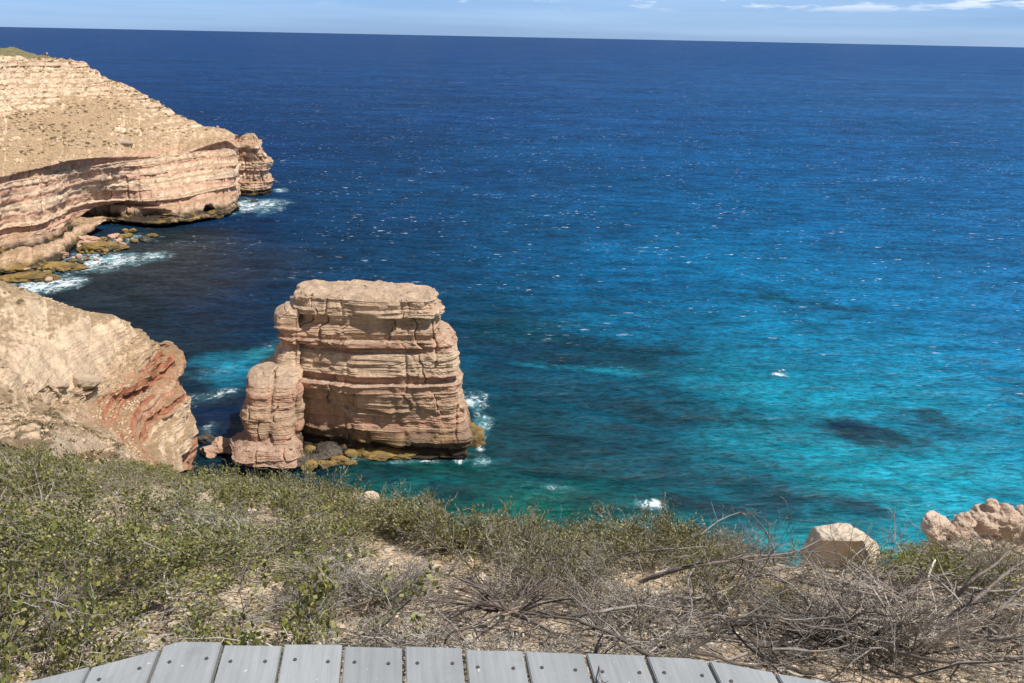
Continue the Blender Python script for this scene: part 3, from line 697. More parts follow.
# scree and tufts on the slopes
import bmesh as _b
bm = _b.new(); _b.ops.create_icosphere(bm, subdivisions=1, radius=1.0); Vp = np.array([v.co[:] for v in bm.verts]); Fp = np.array([[v.index for v in f.verts] for f in bm.faces]); bm.free()
def slope_points(o, n, seed, zmin, nzmin, front=True, dmax=1e9, zmax=1e9):
    r = np.random.default_rng(seed); me = o.data; m = len(me.polygons)
    c = np.zeros(m * 3, np.float32); me.polygons.foreach_get('center', c); c = c.reshape(-1, 3)
    nn = np.zeros(m * 3, np.float32); me.polygons.foreach_get('normal', nn); nn = nn.reshape(-1, 3)
    ar = np.zeros(m, np.float32); me.polygons.foreach_get('area', ar)
    w = ar * (nn[:, 2] > nzmin) * (c[:, 2] > zmin) * (c[:, 2] < zmax); w = w * (np.hypot(c[:, 0], c[:, 1]) < dmax)
    i = r.choice(m, n, p=w / w.sum()); return c[i].astype(float), r
def scree(o, n, seed, smin, smax, zmin, mat, lab, nzmin=.7, dmax=1e9, name='scree'):
    c, r = slope_points(o, n, seed, zmin, nzmin, dmax=dmax)
    cl = vn(c[:, 0] * .15, c[:, 1] * .15, c[:, 2] * .15, seed) > -.15; c = c[cl]; n = len(c)
    sz = (smin * (smax / smin) ** (r.random(n) ** 2.6))[:, None, None]
    V = c[:, None] + Vp[None] * (1 + .28 * r.normal(size=(n, len(Vp), 1))) * sz * np.array([1, 1, .7])
    return tag(mesh(name, V, [(Fp[None] + (np.arange(n) * len(Vp))[:, None, None]).reshape(-1, 3)], mat), lab, kind='stuff')
M_scree = stone_mat('sandstone_scree', (0.56, 0.42, 0.28), (0.36, 0.25, 0.16), 1.5, dist=.1)
scree(spur, 16000, 5, .04, .24, 14, M_scree, 'loose stones strewn over the sandy spur', nzmin=.86, dmax=125)
scree(headland, 8000, 6, .15, .8, 18, M_scree, 'fallen blocks strewn over the sandy slope of the far headland', nzmin=.8)
def tufts(o, n, seed, smin, smax, zmin, lab, dmax=1e9):
    c, r = slope_points(o, n * 3, seed, zmin, .72, dmax=dmax)
    cl = vn(c[:, 0] * .09, c[:, 1] * .09, c[:, 2] * .09, seed + 1) > -.12; c = c[cl][:n]; n = len(c)
    k = 70; sz = r.uniform(smin, smax, n)[:, None]
    a = r.uniform(0, 2 * pi, (n, k)); e = np.arccos(r.uniform(0, 1, (n, k))); rad = sz * r.uniform(.5, 1, (n, k))
    p = c[:, None] + np.stack([np.cos(a) * np.sin(e) * rad * 1.3, np.sin(a) * np.sin(e) * rad * 1.3, np.cos(e) * rad * .7], -1)
    q = r.normal(size=(n, k, 4, 3)) * (sz * .17)[..., None, None]
    V = p[:, :, None] + q
    return tag(mesh('slope_tufts', V, [np.arange(n * k * 4).reshape(-1, 4)], M_tuft), lab, kind='stuff')
M_tuft = leaf_mat('dry_tuft_leaf', [(0.20, 0.155, 0.09), (0.26, 0.20, 0.12), (0.15, 0.12, 0.07), (0.30, 0.23, 0.15)], 0.15)
tufts(spur, 380, 8, .08, .30, 21, 'sparse dry tufts growing on the sandy spur', 125)
tufts(headland, 900, 9, .2, .6, 24, 'sparse dry tufts on the far headland slope')

# ------------------------------------------------------------------ foreground stones
def fg_rock(px, py, w, h, seed, mat, label, name='stone', cat='stone', depth=0.8, **kw):
    P, ok = hit([px], [py + h * 0.4]); p = P[0]; u = np.linalg.norm(p - [0, 0, EYE]) / F
    return boulder(name, p, (w * u / 2, w * u / 2 * depth, h * u / 2), seed, mat, label, cat, **kw)
# big boulder near the brow: shaped by hand-picked planes
P, ok = hit([842], [568]); bp = P[0]; u = np.linalg.norm(bp - [0, 0, EYE]) / F
V, Fc = SPH[6]; V = V.copy() * 1.35
for d, h in (((-.45, -.86, -.14), .33), ((.50, .15, .84), .58), ((.84, -.40, .36), .62), ((-.2, .2, .96), .60), ((-.95, .1, .25), .85), ((.2, 1, 0), .7), ((0, 0, -1), .8), ((-.6, -.3, .75), .80)):
    d = np.array(d); d = d / np.linalg.norm(d); e = V @ d - h; V -= np.where(e > 0, e * 0.95, 0)[:, None] * d
nn = V / np.linalg.norm(V, axis=1, keepdims=True)
V = V + nn * (0.15 * fbm(V[:, 0] * 1.6, V[:, 1] * 1.6, V[:, 2] * 1.6, 7, 9, ridge=True, g=.6) + 0.02 * fbm(V[:, 0] * 9, V[:, 1] * 9, V[:, 2] * 9, 4, 11))[:, None]
s_ = 31 * u
o = mesh('boulder', V * np.array([s_, s_ * .8, s_ * 1.0]), [Fc], M_lime); o.location = (bp[0] + .01, bp[1], bp[2] + s_ * 1.0)
tag(o, 'large pale boulder with a shaded grey face, alone on the brow right of centre', 'boulder')
# craggy outcrop on the right
def outcrop(name, px, py, lumps, seed, label, voxel=0.018):
    P, ok = hit([px], [py]); p = P[0]; u = np.linalg.norm(p - [0, 0, EYE]) / F * .80
    Vs, Fs, off = [], [], 0
    for k, (dx, dy, dz, a, b, c) in enumerate(lumps):
        V, Fc = rock_verts(seed + k, 5, (a * u, b * u, c * u), planes=16, rough=0.16, cut=(0.55, 0.85))
        Vs.append(V + np.array([dx, dy, dz]) * u); Fs.append(Fc + off); off += len(V)
    o = mesh(name, np.concatenate(Vs), [np.concatenate(Fs)], M_limepink)
    md = o.modifiers.new('remesh', 'REMESH'); md.mode = 'VOXEL'; md.voxel_size = voxel
    dg = bpy.context.evaluated_depsgraph_get(); me = bpy.data.meshes.new_from_object(o.evaluated_get(dg)); o.modifiers.clear(); old = o.data; o.data = me; bpy.data.meshes.remove(old)
    n = len(me.vertices); a = np.zeros(n * 3, np.float32); me.vertices.foreach_get('co', a); a = a.reshape(-1, 3)
    nn = np.zeros(n * 3, np.float32); me.vertices.foreach_get('normal', nn); nn = nn.reshape(-1, 3)
    q = a / (34 * u)
    dsp = 0.17 * fbm(q[:, 0] * 3, q[:, 1] * 3, q[:, 2] * 4, 5, seed + 50, ridge=True) + 0.05 * fbm(q[:, 0] * 12, q[:, 1] * 12, q[:, 2] * 12, 4, seed + 60)
    a = a + nn * (dsp * 22 * u)[:, None].astype(np.float32)
    me.vertices.foreach_set('co', a.ravel()); me.update()
    if not me.materials: me.materials.append(M_limepink)
    o.location = (p[0], p[1], p[2] + 7 * u)
    return tag(o, label, 'rock outcrop')
outcrop('rock_outcrop', 977, 562, [(-45, 8, 36, 17, 14, 17), (-22, 5, 36, 19, 14, 20), (2, 10, 40, 21, 16, 21), (20, 8, 46, 22, 16, 21), (8, 12, 60, 9, 8, 9), (42, 4, 46, 17, 16, 20), (60, 10, 42, 18, 16, 26), (-18, 0, 18, 42, 16, 16), (30, 0, 18, 44, 16, 18)], 611, 'craggy pinkish limestone outcrop above the scrub at the right edge')
outcrop('rock_outcrop', 352, 512, [(-12, 0, 10, 14, 10, 8), (8, 0, 11, 12, 9, 9), (24, 2, 9, 12, 8, 8), (-2, -2, 12, 8, 7, 8)], 655, 'low flat pinkish outcrop on the brow below the sea stack', 0.03)
fg_rock(490, 534, 16, 12, 701, M_pale, 'pale angular stone at the brow in the middle of the scrub')
fg_rock(478, 577, 18, 15, 702, M_pale, 'pale weathered stone on bare sand above the twiggy bush')
fg_rock(462, 585, 13, 9, 703, M_pale, 'small pale stone just left of the weathered one on bare sand')
fg_rock(413, 527, 14, 8, 704, M_pale, 'flat pale stone on the sandy patch left of centre')
fg_rock(248, 511, 16, 7, 705, M_pale, 'flat pale stone in the scrub left of centre')
fg_rock(1016, 552, 26, 22, 706, M_limepink, 'pinkish stone at the right edge below the outcrop')
fg_rock(81, 511, 11, 8, 707, M_pale, 'small pale stone in the grey scrub at left')
fg_rock(884, 572, 24, 9, 708, M_pale, 'long flat grey stone just right below the large boulder')
fg_rock(261, 634, 12, 8, 709, M_pale, 'small stone on the sand just above the deck edge')
fg_rock(118, 509, 12, 7, 710, M_pale, 'pale chip of stone beside the sandy patch at left')
# loose pebbles
n = 2600
pp = rng.uniform(0, 1, (n, 2)); Pg, ok = hit(pp[:, 0] * 1100 - 38, 470 + pp[:, 1] ** 1.2 * 213)
V3, F3 = SPH[3]
VV, FF = [], []
sz = rng.lognormal(-4.6, 0.6, n)[:, None, None]
jit = 1 + 0.3 * rng.normal(size=(n, len(Vp), 1))
VV = Pg[:, None, :] + Vp[None] * jit * sz * np.array([1, 1, .6]) + np.array([0, 0, .002])
FF = (Fp[None] + (np.arange(n) * len(Vp))[:, None, None]).reshape(-1, 3)
tag(mesh('pebbles', VV, [FF], M_pale), 'loose pale limestone pebbles scattered on the sandy slope', kind='stuff')


capb = bvh(cap)
def cap_pt(px, py):
    r = ray(px, py); h = capb.ray_cast(Vector((0, 0, EYE)), Vector(r.tolist()))
    return np.array(h[0]) if h[0] else PD(px, py, 385)
def person(px, py, top, lab, stride=.16):
    p = cap_pt(px, py); vs, rd, ed = [], [], []
    def v(x, y, z, r): vs.append((x, y, z)); rd.append(r); return len(vs) - 1
    pel = v(0, 0, .95, .15); ch = v(0, .02, 1.30, .17); nk = v(0, 0, 1.50, .065); hd = v(0, -.02, 1.66, .105); tp = v(0, -.01, 1.75, .07)
    ed += [(pel, ch), (ch, nk), (nk, hd), (hd, tp)]
    for s_ in (-1, 1):
        k = v(s_ * .10, s_ * stride, .50, .075); a = v(s_ * .11, s_ * stride * 1.5, .07, .05); f = v(s_ * .11, s_ * stride * 1.5 - .14, .04, .04); ed += [(pel, k), (k, a), (a, f)]
        sh_ = v(s_ * .19, 0, 1.42, .07); e = v(s_ * .25, -s_ * .06, 1.13, .045); w_ = v(s_ * .24, -.12 - s_ * .05, .90, .035); ed += [(ch, sh_), (sh_, e), (e, w_)]
    me = bpy.data.meshes.new('person'); me.from_pydata(vs, ed, []); o = bpy.data.objects.new('person', me); COL.objects.link(o)
    sk = o.modifiers.new('skin', 'SKIN'); 
    for i, q in enumerate(me.skin_vertices[0].data): q.radius = (rd[i], rd[i]); q.use_root = (i == 0)
    o.modifiers.new('sub', 'SUBSURF').render_levels = 2
    t = NT('clothing'); z = t.sep(t.n('ShaderNodeTexCoord').outputs['Object'])[2]
    t.bsdf(t.ramp(t.math('DIVIDE', z, 1.8), [(0, (.03, .03, .04)), (.53, top), (.84, (.45, .28, .2)), (.93, (.05, .035, .03))], 'CONSTANT'), .9, .2)
    me.materials.append(t.m); o.location = p; o.rotation_euler = (0, 0, .8)
    return tag(o, lab, 'person')
person(45.5, 56.5, (.22, .04, .05), 'person in a dark red top standing on the far headland plateau')
person(47.6, 56.6, (.6, .5, .45), 'person in a pale top standing on the far headland plateau')

# ------------------------------------------------------------------ sea
azs = np.concatenate([np.radians(np.linspace(-180, -50, 60)[:-1]), np.radians(np.linspace(-50, 50, 820)), np.radians(np.linspace(50, 180, 60)[1:])])
ds = np.concatenate([[20, 40, 52], np.exp(np.linspace(math.log(60), math.log(1500), 560)), np.exp(np.linspace(math.log(1600), math.log(60000), 40))])
A2, D2 = np.meshgrid(azs, ds); X = np.sin(A2) * D2; Y = np.cos(A2) * D2
fade = np.clip(1 - (D2 - 60) / 900, 0, 1)
def wave(ang, L, amp, seed):
    k = 2 * pi / L; c, s = cos(ang), sin(ang)
    ph = (X * c + Y * s) * k + 2.2 * vn(X / (L * 2.5), Y / (L * 2.5), 0, seed)
    a = amp * (0.6 + 0.5 * vn(X / (L * 3.5), Y / (L * 3.5), 0, seed + 1))
    return a * (np.sin(ph) + 0.35 * np.sin(2 * ph + 0.8))
Z = wave(1.25, 17, 0.20, 1) + wave(1.5, 9.5, 0.13, 3) + wave(1.05, 5.7, 0.085, 5) + wave(1.75, 3.9, 0.05, 7)
Z = Z * np.clip(1 - (D2 - 60) / 700, 0, 1) - 0.0
# water colour: deep sea to sandy shallows, read as a smooth function of bearing and distance
xs = np.array([-60, 128, 256, 384, 512, 640, 768, 896, 1084.])
ys = np.array([52, 75, 110, 160, 210, 260, 310, 360, 410, 460, 520.])
T = [
 [(20,58,116), (20,58,116), (21,58,117), (22,60,118), (24,62,120), (28,66,125), (30,70,130), (33,74,134), (36,78,138)],
 [(18,56,112), (18,58,114), (18,58,114), (20,60,116), (24,64,122), (30,72,130), (34,76,134), (38,80,138), (42,84,142)],
 [(14,50,102), (14,52,104), (14,52,104), (15,56,108), (18,62,118), (22,70,128), (26,76,134), (30,80,138), (34,84,142)],
 [(10,45,90), (10,45,92), (9,46,94), (11,56,105), (14,66,118), (16,74,130), (20,80,138), (26,84,142), (30,88,146)],
 [(12,42,75), (14,44,76), (10,44,84), (11,56,100), (14,72,120), (12,82,136), (14,88,144), (20,92,148), (28,94,152)],
 [(25,42,58), (24,42,60), (11,40,72), (10,54,92), (10,74,120), (8,90,142), (10,102,154), (14,104,158), (22,102,158)],  # left bay cells, here and below, include the cliff's reflection as colour
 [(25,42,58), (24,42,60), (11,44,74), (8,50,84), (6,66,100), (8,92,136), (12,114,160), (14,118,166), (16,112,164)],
 [(16,44,62), (14,42,62), (8,52,82), (7,52,84), (7,66,94), (9,100,134), (14,128,164), (16,130,168), (14,122,166)],
 [(16,44,62), (12,40,62), (8,46,80), (8,60,82), (8,62,82), (8,82,108), (10,118,148), (12,126,158), (12,124,162)],
 [(12,50,62), (10,44,60), (8,44,62), (10,72,72), (8,70,80), (8,74,94), (8,100,124), (10,124,150), (12,134,162)],
 [(12,70,72), (12,66,66), (10,70,70), (10,84,76), (9,88,84), (8,84,90), (8,84,100), (10,132,148), (12,142,160)]]
T = np.array(T, float) / 255; T = np.where(T <= 0.04045, T / 12.92, ((T + 0.055) / 1.055) ** 2.4)
# bearing/distance nodes
gx = np.array([[math.atan2(*PZ(x, y, 0)[:2]) for x in xs] for y in ys]).mean(0)
gy = np.array([math.log(np.hypot(*PZ(512, y, 0)[:2])) for y in ys])[::-1]; T = T[::-1]
fx = np.interp(A2, gx, np.arange(len(gx))); fy = np.interp(np.log(D2), gy, np.arange(len(gy)))
# domain warp so nothing follows the grid
fx = np.clip(fx + 0.55 * fbm(X / 60, Y / 90, 0, 3, 31), 0, len(gx) - 1.001); fy = np.clip(fy + 0.5 * fbm(X / 70, Y / 90, 0, 3, 41), 0, len(gy) - 1.001)
i0, j0 = fx.astype(int), fy.astype(int); a_, b_ = (fx - i0)[..., None], (fy - j0)[..., None]
a_ = a_ * a_ * (3 - 2 * a_); b_ = b_ * b_ * (3 - 2 * b_)
i1, j1 = np.minimum(i0 + 1, len(gx) - 1), np.minimum(j0 + 1, len(gy) - 1)
T = T * np.array([0.46, 0.64, 0.57])
C = (T[j0, i0] * (1 - a_) + T[j0, i1] * a_) * (1 - b_) + (T[j1, i0] * (1 - a_) + T[j1, i1] * a_) * b_
def blob(px, py, rx, ry, soft=1.0, warp=0.35, seed=60, ang=0.0):
    c = PZ(px, py, 0); d = np.hypot(c[0], c[1]); rg = math.hypot(d, EYE)
    wx = rx * rg / F; wy = ry * rg * rg / (F * EYE) * (1.0)
    fwd = c[:2] / d; rt = np.array([fwd[1], -fwd[0]])
    ca, sa = cos(ang), sin(ang)
    u0 = ((X - c[0]) * rt[0] + (Y - c[1]) * rt[1]) / wx; v0 = ((X - c[0]) * fwd[0] + (Y - c[1]) * fwd[1]) / wy
    u = u0 * ca + v0 * sa; v = -u0 * sa + v0 * ca
    q = np.sqrt(u * u + v * v); out = np.zeros_like(q); m = q < 2.2
    qq = q[m] + 1.5 * warp * fbm(X[m] / (wx * .7), Y[m] / (wx * .7), 0, 5, seed, g=0.6)
    out[m] = np.clip((1 - qq) / soft, 0, 1)
    return out
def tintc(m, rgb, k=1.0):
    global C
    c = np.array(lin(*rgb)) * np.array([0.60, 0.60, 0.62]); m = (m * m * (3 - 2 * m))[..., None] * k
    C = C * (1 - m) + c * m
# reefs, weed and sand patches on the sea bed, plus painted reflection and shade at left
tintc(blob(560, 352, 150, 34, 0.7, .4, 61), (5, 52, 78), .85)
tintc(blob(640, 402, 150, 30, 0.8, .5, 62), (6, 62, 84), .6)
tintc(blob(575, 440, 130, 50, 0.8, .5, 64), (7, 60, 76), .6)
tintc(blob(600, 369, 110, 6, 0.8, .4, 65), (30, 150, 175), .55)
tintc(blob(868, 435, 54, 15, 0.6, .35, 66, 0.3), (6, 40, 62), 1.0)
tintc(blob(925, 424, 60, 12, 0.8, .4, 67), (10, 80, 110), .7)
tintc(blob(860, 508, 40, 12, 0.7, .4, 68), (8, 78, 104), .75)
tintc(blob(780, 496, 110, 28, 0.9, .5, 69), (8, 72, 90), .65)
tintc(blob(440, 488, 110, 26, 0.8, .4, 70), (9, 80, 86), .75)
tintc(blob(455, 497, 30, 12, 0.8, .5, 71), (24, 84, 66), .6)
tintc(blob(640, 520, 50, 12, 0.8, .4, 72), (10, 120, 128), .6)
tintc(blob(700, 505, 60, 12, 0.8, .4, 73), (9, 60, 70), .6)
tintc(blob(235, 368, 52, 24, 0.9, .35, 74), (20, 124, 150), .85)
tintc(blob(260, 352, 26, 10, 0.9, .35, 75), (50, 150, 165), .6)
tintc(blob(230, 300, 90, 30, 0.9, .4, 76), (10, 44, 74), .5)
tintc(blob(150, 262, 170, 52, 1.0, .25, 77), (52, 58, 62), 1.0)  # cliff reflection in the bay, painted into the water colour
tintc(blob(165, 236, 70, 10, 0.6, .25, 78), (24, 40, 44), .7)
tintc(blob(215, 415, 40, 26, 0.8, .3, 79), (8, 34, 66), .8)  # shaded water between spur and pillar, painted as a dark patch
tintc(blob(790, 545, 50, 14, 0.8, .4, 82), (14, 150, 160), .6)
tintc(blob(960, 480, 120, 40, 1.0, .5, 83), (14, 144, 166), .5)
tintc(blob(410, 470, 90, 10, 0.6, .3, 84), (10, 70, 66), .7)
# weed and reef seen through the water, with broken edges
RF = np.zeros_like(X)
for a in ((600, 350, 130, 32, .8, .45, 161), (640, 402, 150, 26, 1., .5, 162), (575, 445, 120, 40, 1., .5, 164), (866, 436, 54, 15, .8, .3, 166, .3), (930, 416, 60, 9, 1.2, .4, 167, .2), (860, 508, 46, 12, 1., .4, 168), (785, 498, 100, 26, 1., .5, 169),
          (700, 505, 60, 14, .8, .4, 173), (455, 495, 50, 14, 1., .5, 174), (520, 330, 90, 22, 1., .4, 175), (380, 476, 60, 12, .8, .4, 176), (790, 300, 90, 9, 1., .4, 177), (640, 540, 60, 14, 1., .5, 178)):
    RF = np.maximum(RF, blob(*a))
# foam
FM = np.zeros_like(X)
def foam(m, k):
    global FM; FM = np.maximum(FM, m * k)
foam(blob(96, 262, 64, 11, .8, .3, 90, 0.55), 1.0); foam(blob(40, 287, 46, 9, .7, .3, 91, 0.2), 1.0); foam(blob(128, 238, 26, 6, .8, .3, 92), .8)
foam(blob(246, 206, 44, 9, .7, .35, 93), 1.0); foam(blob(270, 203, 26, 5, .9, .35, 94), .8); foam(blob(281, 190, 9, 2.5, .8, .3, 95), .9); foam(blob(225, 213, 16, 4, .8, .3, 96), .8)
foam(blob(474, 400, 17, 13, .9, .4, 97), .85); foam(blob(483, 424, 12, 14, .9, .4, 98), .9); foam(blob(484, 462, 13, 8, .9, .4, 99), .8); foam(blob(462, 459, 12, 4, .9, .4, 100), .7)
foam(blob(479, 428, 8, 40, .9, .35, 120), .95); foam(blob(425, 462, 50, 3, .9, .4, 121), .6); foam(blob(352, 459, 42, 4, .9, .5, 101), .6); foam(blob(780, 374, 10, 5, .7, .4, 102), .95); foam(blob(215, 396, 42, 7, .9, .5, 103), .5); foam(blob(205, 430, 14, 8, .9, .5, 108), .5)
foam(blob(652, 505, 17, 6, .6, .3, 104), 1.0); foam(blob(560, 488, 24, 5, 1., .5, 105, -0.3), .45); foam(blob(216, 372, 34, 10, 1., .5, 106), .3); foam(blob(270, 345, 20, 8, 1., .5, 107), .35)
V = np.stack([X, Y, Z], -1)
sea = mesh('sea', V, [grid_faces(len(ds), len(azs))[:, ::-1]], None, smooth=True)
me = sea.data
at = me.color_attributes.new('bed', 'FLOAT_COLOR', 'POINT'); at.data.foreach_set('color', np.concatenate([C, np.ones(C.shape[:2] + (1,))], -1).astype(np.float32).ravel())  # water colour, including the painted bay reflection and gap shade
at = me.attributes.new('foam', 'FLOAT', 'POINT'); at.data.foreach_set('value', FM.astype(np.float32).ravel())
at = me.attributes.new('reef', 'FLOAT', 'POINT'); at.data.foreach_set('value', RF.astype(np.float32).ravel())
t = NT('sea_water'); P = t.pos()
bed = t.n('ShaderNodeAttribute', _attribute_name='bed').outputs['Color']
fo = t.n('ShaderNodeAttribute', _attribute_name='foam').outputs['Fac']
rot = (0, 0, 0.12)
mott = t.noise(t.mapv(P, (0.035, 0.05, 0)), 1.0, 4, 0.6)
bed = t.mix(0.65, bed, t.ramp(mott, [(0.35, 0.78), (0.65, 1.2)]), 'MULTIPLY')
rf = t.n('ShaderNodeAttribute', _attribute_name='reef').outputs['Fac']
rn = t.noise(t.mapv(P, (0.10, 0.14, 0)), 1.0, 7, 0.68)
rm = t.math('MULTIPLY', t.ramp(t.math('ADD', t.math('MULTIPLY', rf, 0.55), t.math('MULTIPLY', t.math('SUBTRACT', rn, 0.5), 1.7)), [(0.20, 0.0), (0.42, 0.72)]), t.ramp(rf, [(0.0, 0.0), (0.15, 1.0)]))
bed = t.mix(rm, bed, (0.001, 0.026, 0.040))
milk = t.math('MULTIPLY', t.ramp(fo, [(0.05, 0.0), (0.9, 0.55)]), t.ramp(t.noise(P, 0.2, 4, 0.6), [(0.35, 0.2), (0.6, 1.0)]))
bed = t.mix(milk, bed, (0.12, 0.30, 0.34))
w1 = t.noise(t.mapv(P, (0.10, 0.26, 0), rot), 1.0, 6, 0.62, 0.3)
w2 = t.noise(t.mapv(P, (0.55, 1.3, 0), (0, 0, -0.25)), 1.0, 6, 0.7, 0.2)
w0 = t.noise(t.mapv(P, (0.012, 0.03, 0), rot), 1.0, 5, 0.6)
gust = t.noise(t.mapv(P, (0.0025, 0.009, 0), (0, 0, 0.2)), 1.0, 5, 0.62)
# light and dark of swell, ripples and gusts painted into the water colour
col = t.mix(0.8, bed, t.ramp(w1, [(0.36, 0.56), (0.64, 1.46)]), 'MULTIPLY')
col = t.mix(0.8, col, t.ramp(w2, [(0.36, 0.36), (0.64, 1.85)]), 'MULTIPLY')
col = t.mix(0.5, col, t.ramp(w0, [(0.36, 0.74), (0.64, 1.26)]), 'MULTIPLY')
col = t.mix(0.6, col, t.ramp(gust, [(0.34, 0.80), (0.66, 1.2)]), 'MULTIPLY')
# shore foam lace
n1 = t.noise(P, 0.55, 5, 0.6, 0.8); ridge = t.math('SUBTRACT', 1.0, t.math('MULTIPLY', t.math('ABSOLUTE', t.math('SUBTRACT', n1, 0.5)), 11.0), clamp=True)
n2 = t.math('MULTIPLY', t.math('SUBTRACT', t.noise(P, 0.30, 6, 0.7), 0.5), 2.0)
fmask = t.ramp(t.math('ADD', t.math('MULTIPLY', fo, 0.62), t.math('ADD', t.math('MULTIPLY', ridge, 0.42), n2)), [(0.54, 0.0), (1.0, 0.95)])
fmask = t.math('MULTIPLY', fmask, t.ramp(fo, [(0.02, 0.0), (0.30, 1.0)]))
# whitecaps on the open sea
wc = t.noise(t.mapv(P, (0.30, 1.15, 0), (0, 0, 0.1)), 1.0, 4, 0.6)
wcg = t.noise(t.mapv(P, (0.03, 0.05, 0)), 1.0, 2, 0.5)
caps = t.ramp(t.math('ADD', wc, t.math('MULTIPLY', wcg, 0.22)), [(0.785, 0.0), (0.81, 0.85)])
wcf = t.noise(t.mapv(P, (0.10, 0.20, 0), (0, 0, 0.1)), 1.0, 4, 0.6)
caps2 = t.ramp(t.math('ADD', wcf, t.math('MULTIPLY', t.noise(t.mapv(P, (0.004, 0.006, 0)), 1.0, 2), 0.2)), [(0.80, 0.0), (0.83, 0.5)])
x, y, z = t.sep(P)
dist = t.n('ShaderNodeVectorMath', _operation='LENGTH', i0=P).outputs['Value']
open_ = t.ramp(t.math('DIVIDE', t.math('ADD', y, t.math('MULTIPLY', x, 0.5)), 600.0), [(0.22, 0.0), (0.36, 1.0)])
caps = t.math('MULTIPLY', t.math('MAXIMUM', caps, caps2), open_)
allf = t.math('MAXIMUM', fmask, caps)
col = t.mix(allf, col, (0.66, 0.70, 0.72))
h = t.math('ADD', t.math('MULTIPLY', w1, 0.9), t.math('ADD', t.math('MULTIPLY', w2, 0.30), t.math('MULTIPLY', t.noise(t.mapv(P, (1.4, 3.2, 0)), 1.0, 4, 0.6), 0.07)))
nb = t.bump(h, 1.0, 1.1)
df = t.n('ShaderNodeBsdfDiffuse', Color=col, Normal=nb).outputs[0]
gl = t.n('ShaderNodeBsdfGlossy', Color=(1, 1, 1, 1), Roughness=0.16, Normal=nb).outputs[0]
fc = t.math('POWER', t.n('ShaderNodeLayerWeight', Blend=0.5, Normal=nb).outputs['Facing'], 4.0)
fr = t.math('MULTIPLY', t.math('MULTIPLY_ADD', fc, 0.10, 0.022), t.math('SUBTRACT', 1.0, allf))
mx = t.n('ShaderNodeMixShader', Fac=fr); t.t.links.new(df, mx.inputs[1]); t.t.links.new(gl, mx.inputs[2]); t.t.links.new(mx.outputs[0], t.out.inputs[0])
me.materials.append(t.m)
tag(sea, 'deep blue sea turning turquoise over sand, flecked with whitecaps', kind='structure')

ZD = EYE - 1.55
ec = [PZ(x, y, ZD)[:2] for x, y in ((27, 683), (180, 642.5), (340, 644.5), (520, 650), (688, 656.5), (832, 683))]
da = math.atan2(*PZ(397, 660, ZD)[:2]); # bearing whose planks look vertical in the picture
vp = ray(397, 45); da = math.atan2(vp[0], vp[1])
fd = np.array([sin(da), cos(da)]); rt = np.array([cos(da), -sin(da)])
eu = [float(np.dot(p, rt)) for p in ec]; ev = [float(np.dot(p, fd)) for p in ec]
# extend the slanting ends
eu = [eu[0] - (eu[1] - eu[0]) * 2.2] + eu + [eu[-1] + (eu[-1] - eu[-2]) * 2.2]
ev = [ev[0] - (ev[2] - ev[1]) * 0 - (ev[1 + 1] - ev[1]) * 2.2] + ev + [ev[-1] - (ev[-2] - ev[-1]) * 2.2]
jx = [float(np.dot(PZ(x, 660, ZD)[:2], rt)) for x in (342, 401, 463, 524, 585, 647)]
pw = (jx[-1] - jx[0]) / 5; ph = jx[0]
edge = lambda u: float(np.interp(u, eu, ev))
rt0, fd0, eu0, ev0 = rt, fd, eu, ev

# ------------------------------------------------------------------ plants
def unit(v): return v / (np.linalg.norm(v, axis=-1, keepdims=True) + 1e-9)
def tubes(Pt, Rd, sides=4):
    N, K, _ = Pt.shape
    tg = unit(np.gradient(Pt, axis=1))
    ref = unit(np.array([0.31, 0.77, 0.55])[None, None] + 0 * tg)
    a = unit(np.cross(tg, ref)); b = np.cross(tg, a)
    th = np.linspace(0, 2 * pi, sides, endpoint=False)
    V = Pt[:, :, None] + (a[:, :, None] * np.cos(th)[None, None, :, None] + b[:, :, None] * np.sin(th)[None, None, :, None]) * Rd[:, :, None, None]
    f = grid_faces(K, sides, True)
    Fc = (f[None] + (np.arange(N) * K * sides)[:, None, None]).reshape(-1, 4)
    return V.reshape(-1, 3), Fc
def grow(st, dr, ln, K, wander, lift, r):
    N = len(st); P = np.zeros((N, K, 3)); P[:, 0] = st; d = unit(dr)
    for k in range(1, K):
        d = unit(d + wander * r.normal(size=(N, 3)) + np.array([0, 0, lift]))
        P[:, k] = P[:, k - 1] + d * (ln / (K - 1))[:, None]
    return P
def kids(P, n, t0, spread, lnf, K, wander, lift, r, par_r, rf):
    N, Kp, _ = P.shape
    idx = np.repeat(np.arange(N), n); t = r.uniform(t0, 1.0, len(idx)) * (Kp - 1); i = np.minimum(t.astype(int), Kp - 2); f = (t - i)[:, None]
    st = P[idx, i] * (1 - f) + P[idx, i + 1] * f; tg = unit(P[idx, i + 1] - P[idx, i])
    L = np.linalg.norm(P[:, -1] - P[:, 0], axis=1)[idx] * lnf * r.uniform(.55, 1.25, len(idx))
    C = grow(st, tg + spread * r.normal(size=st.shape), L, K, wander, lift, r)
    pr = (par_r[idx, i]) * rf
    return C, pr[:, None] * np.linspace(1, 0.45, K)[None]
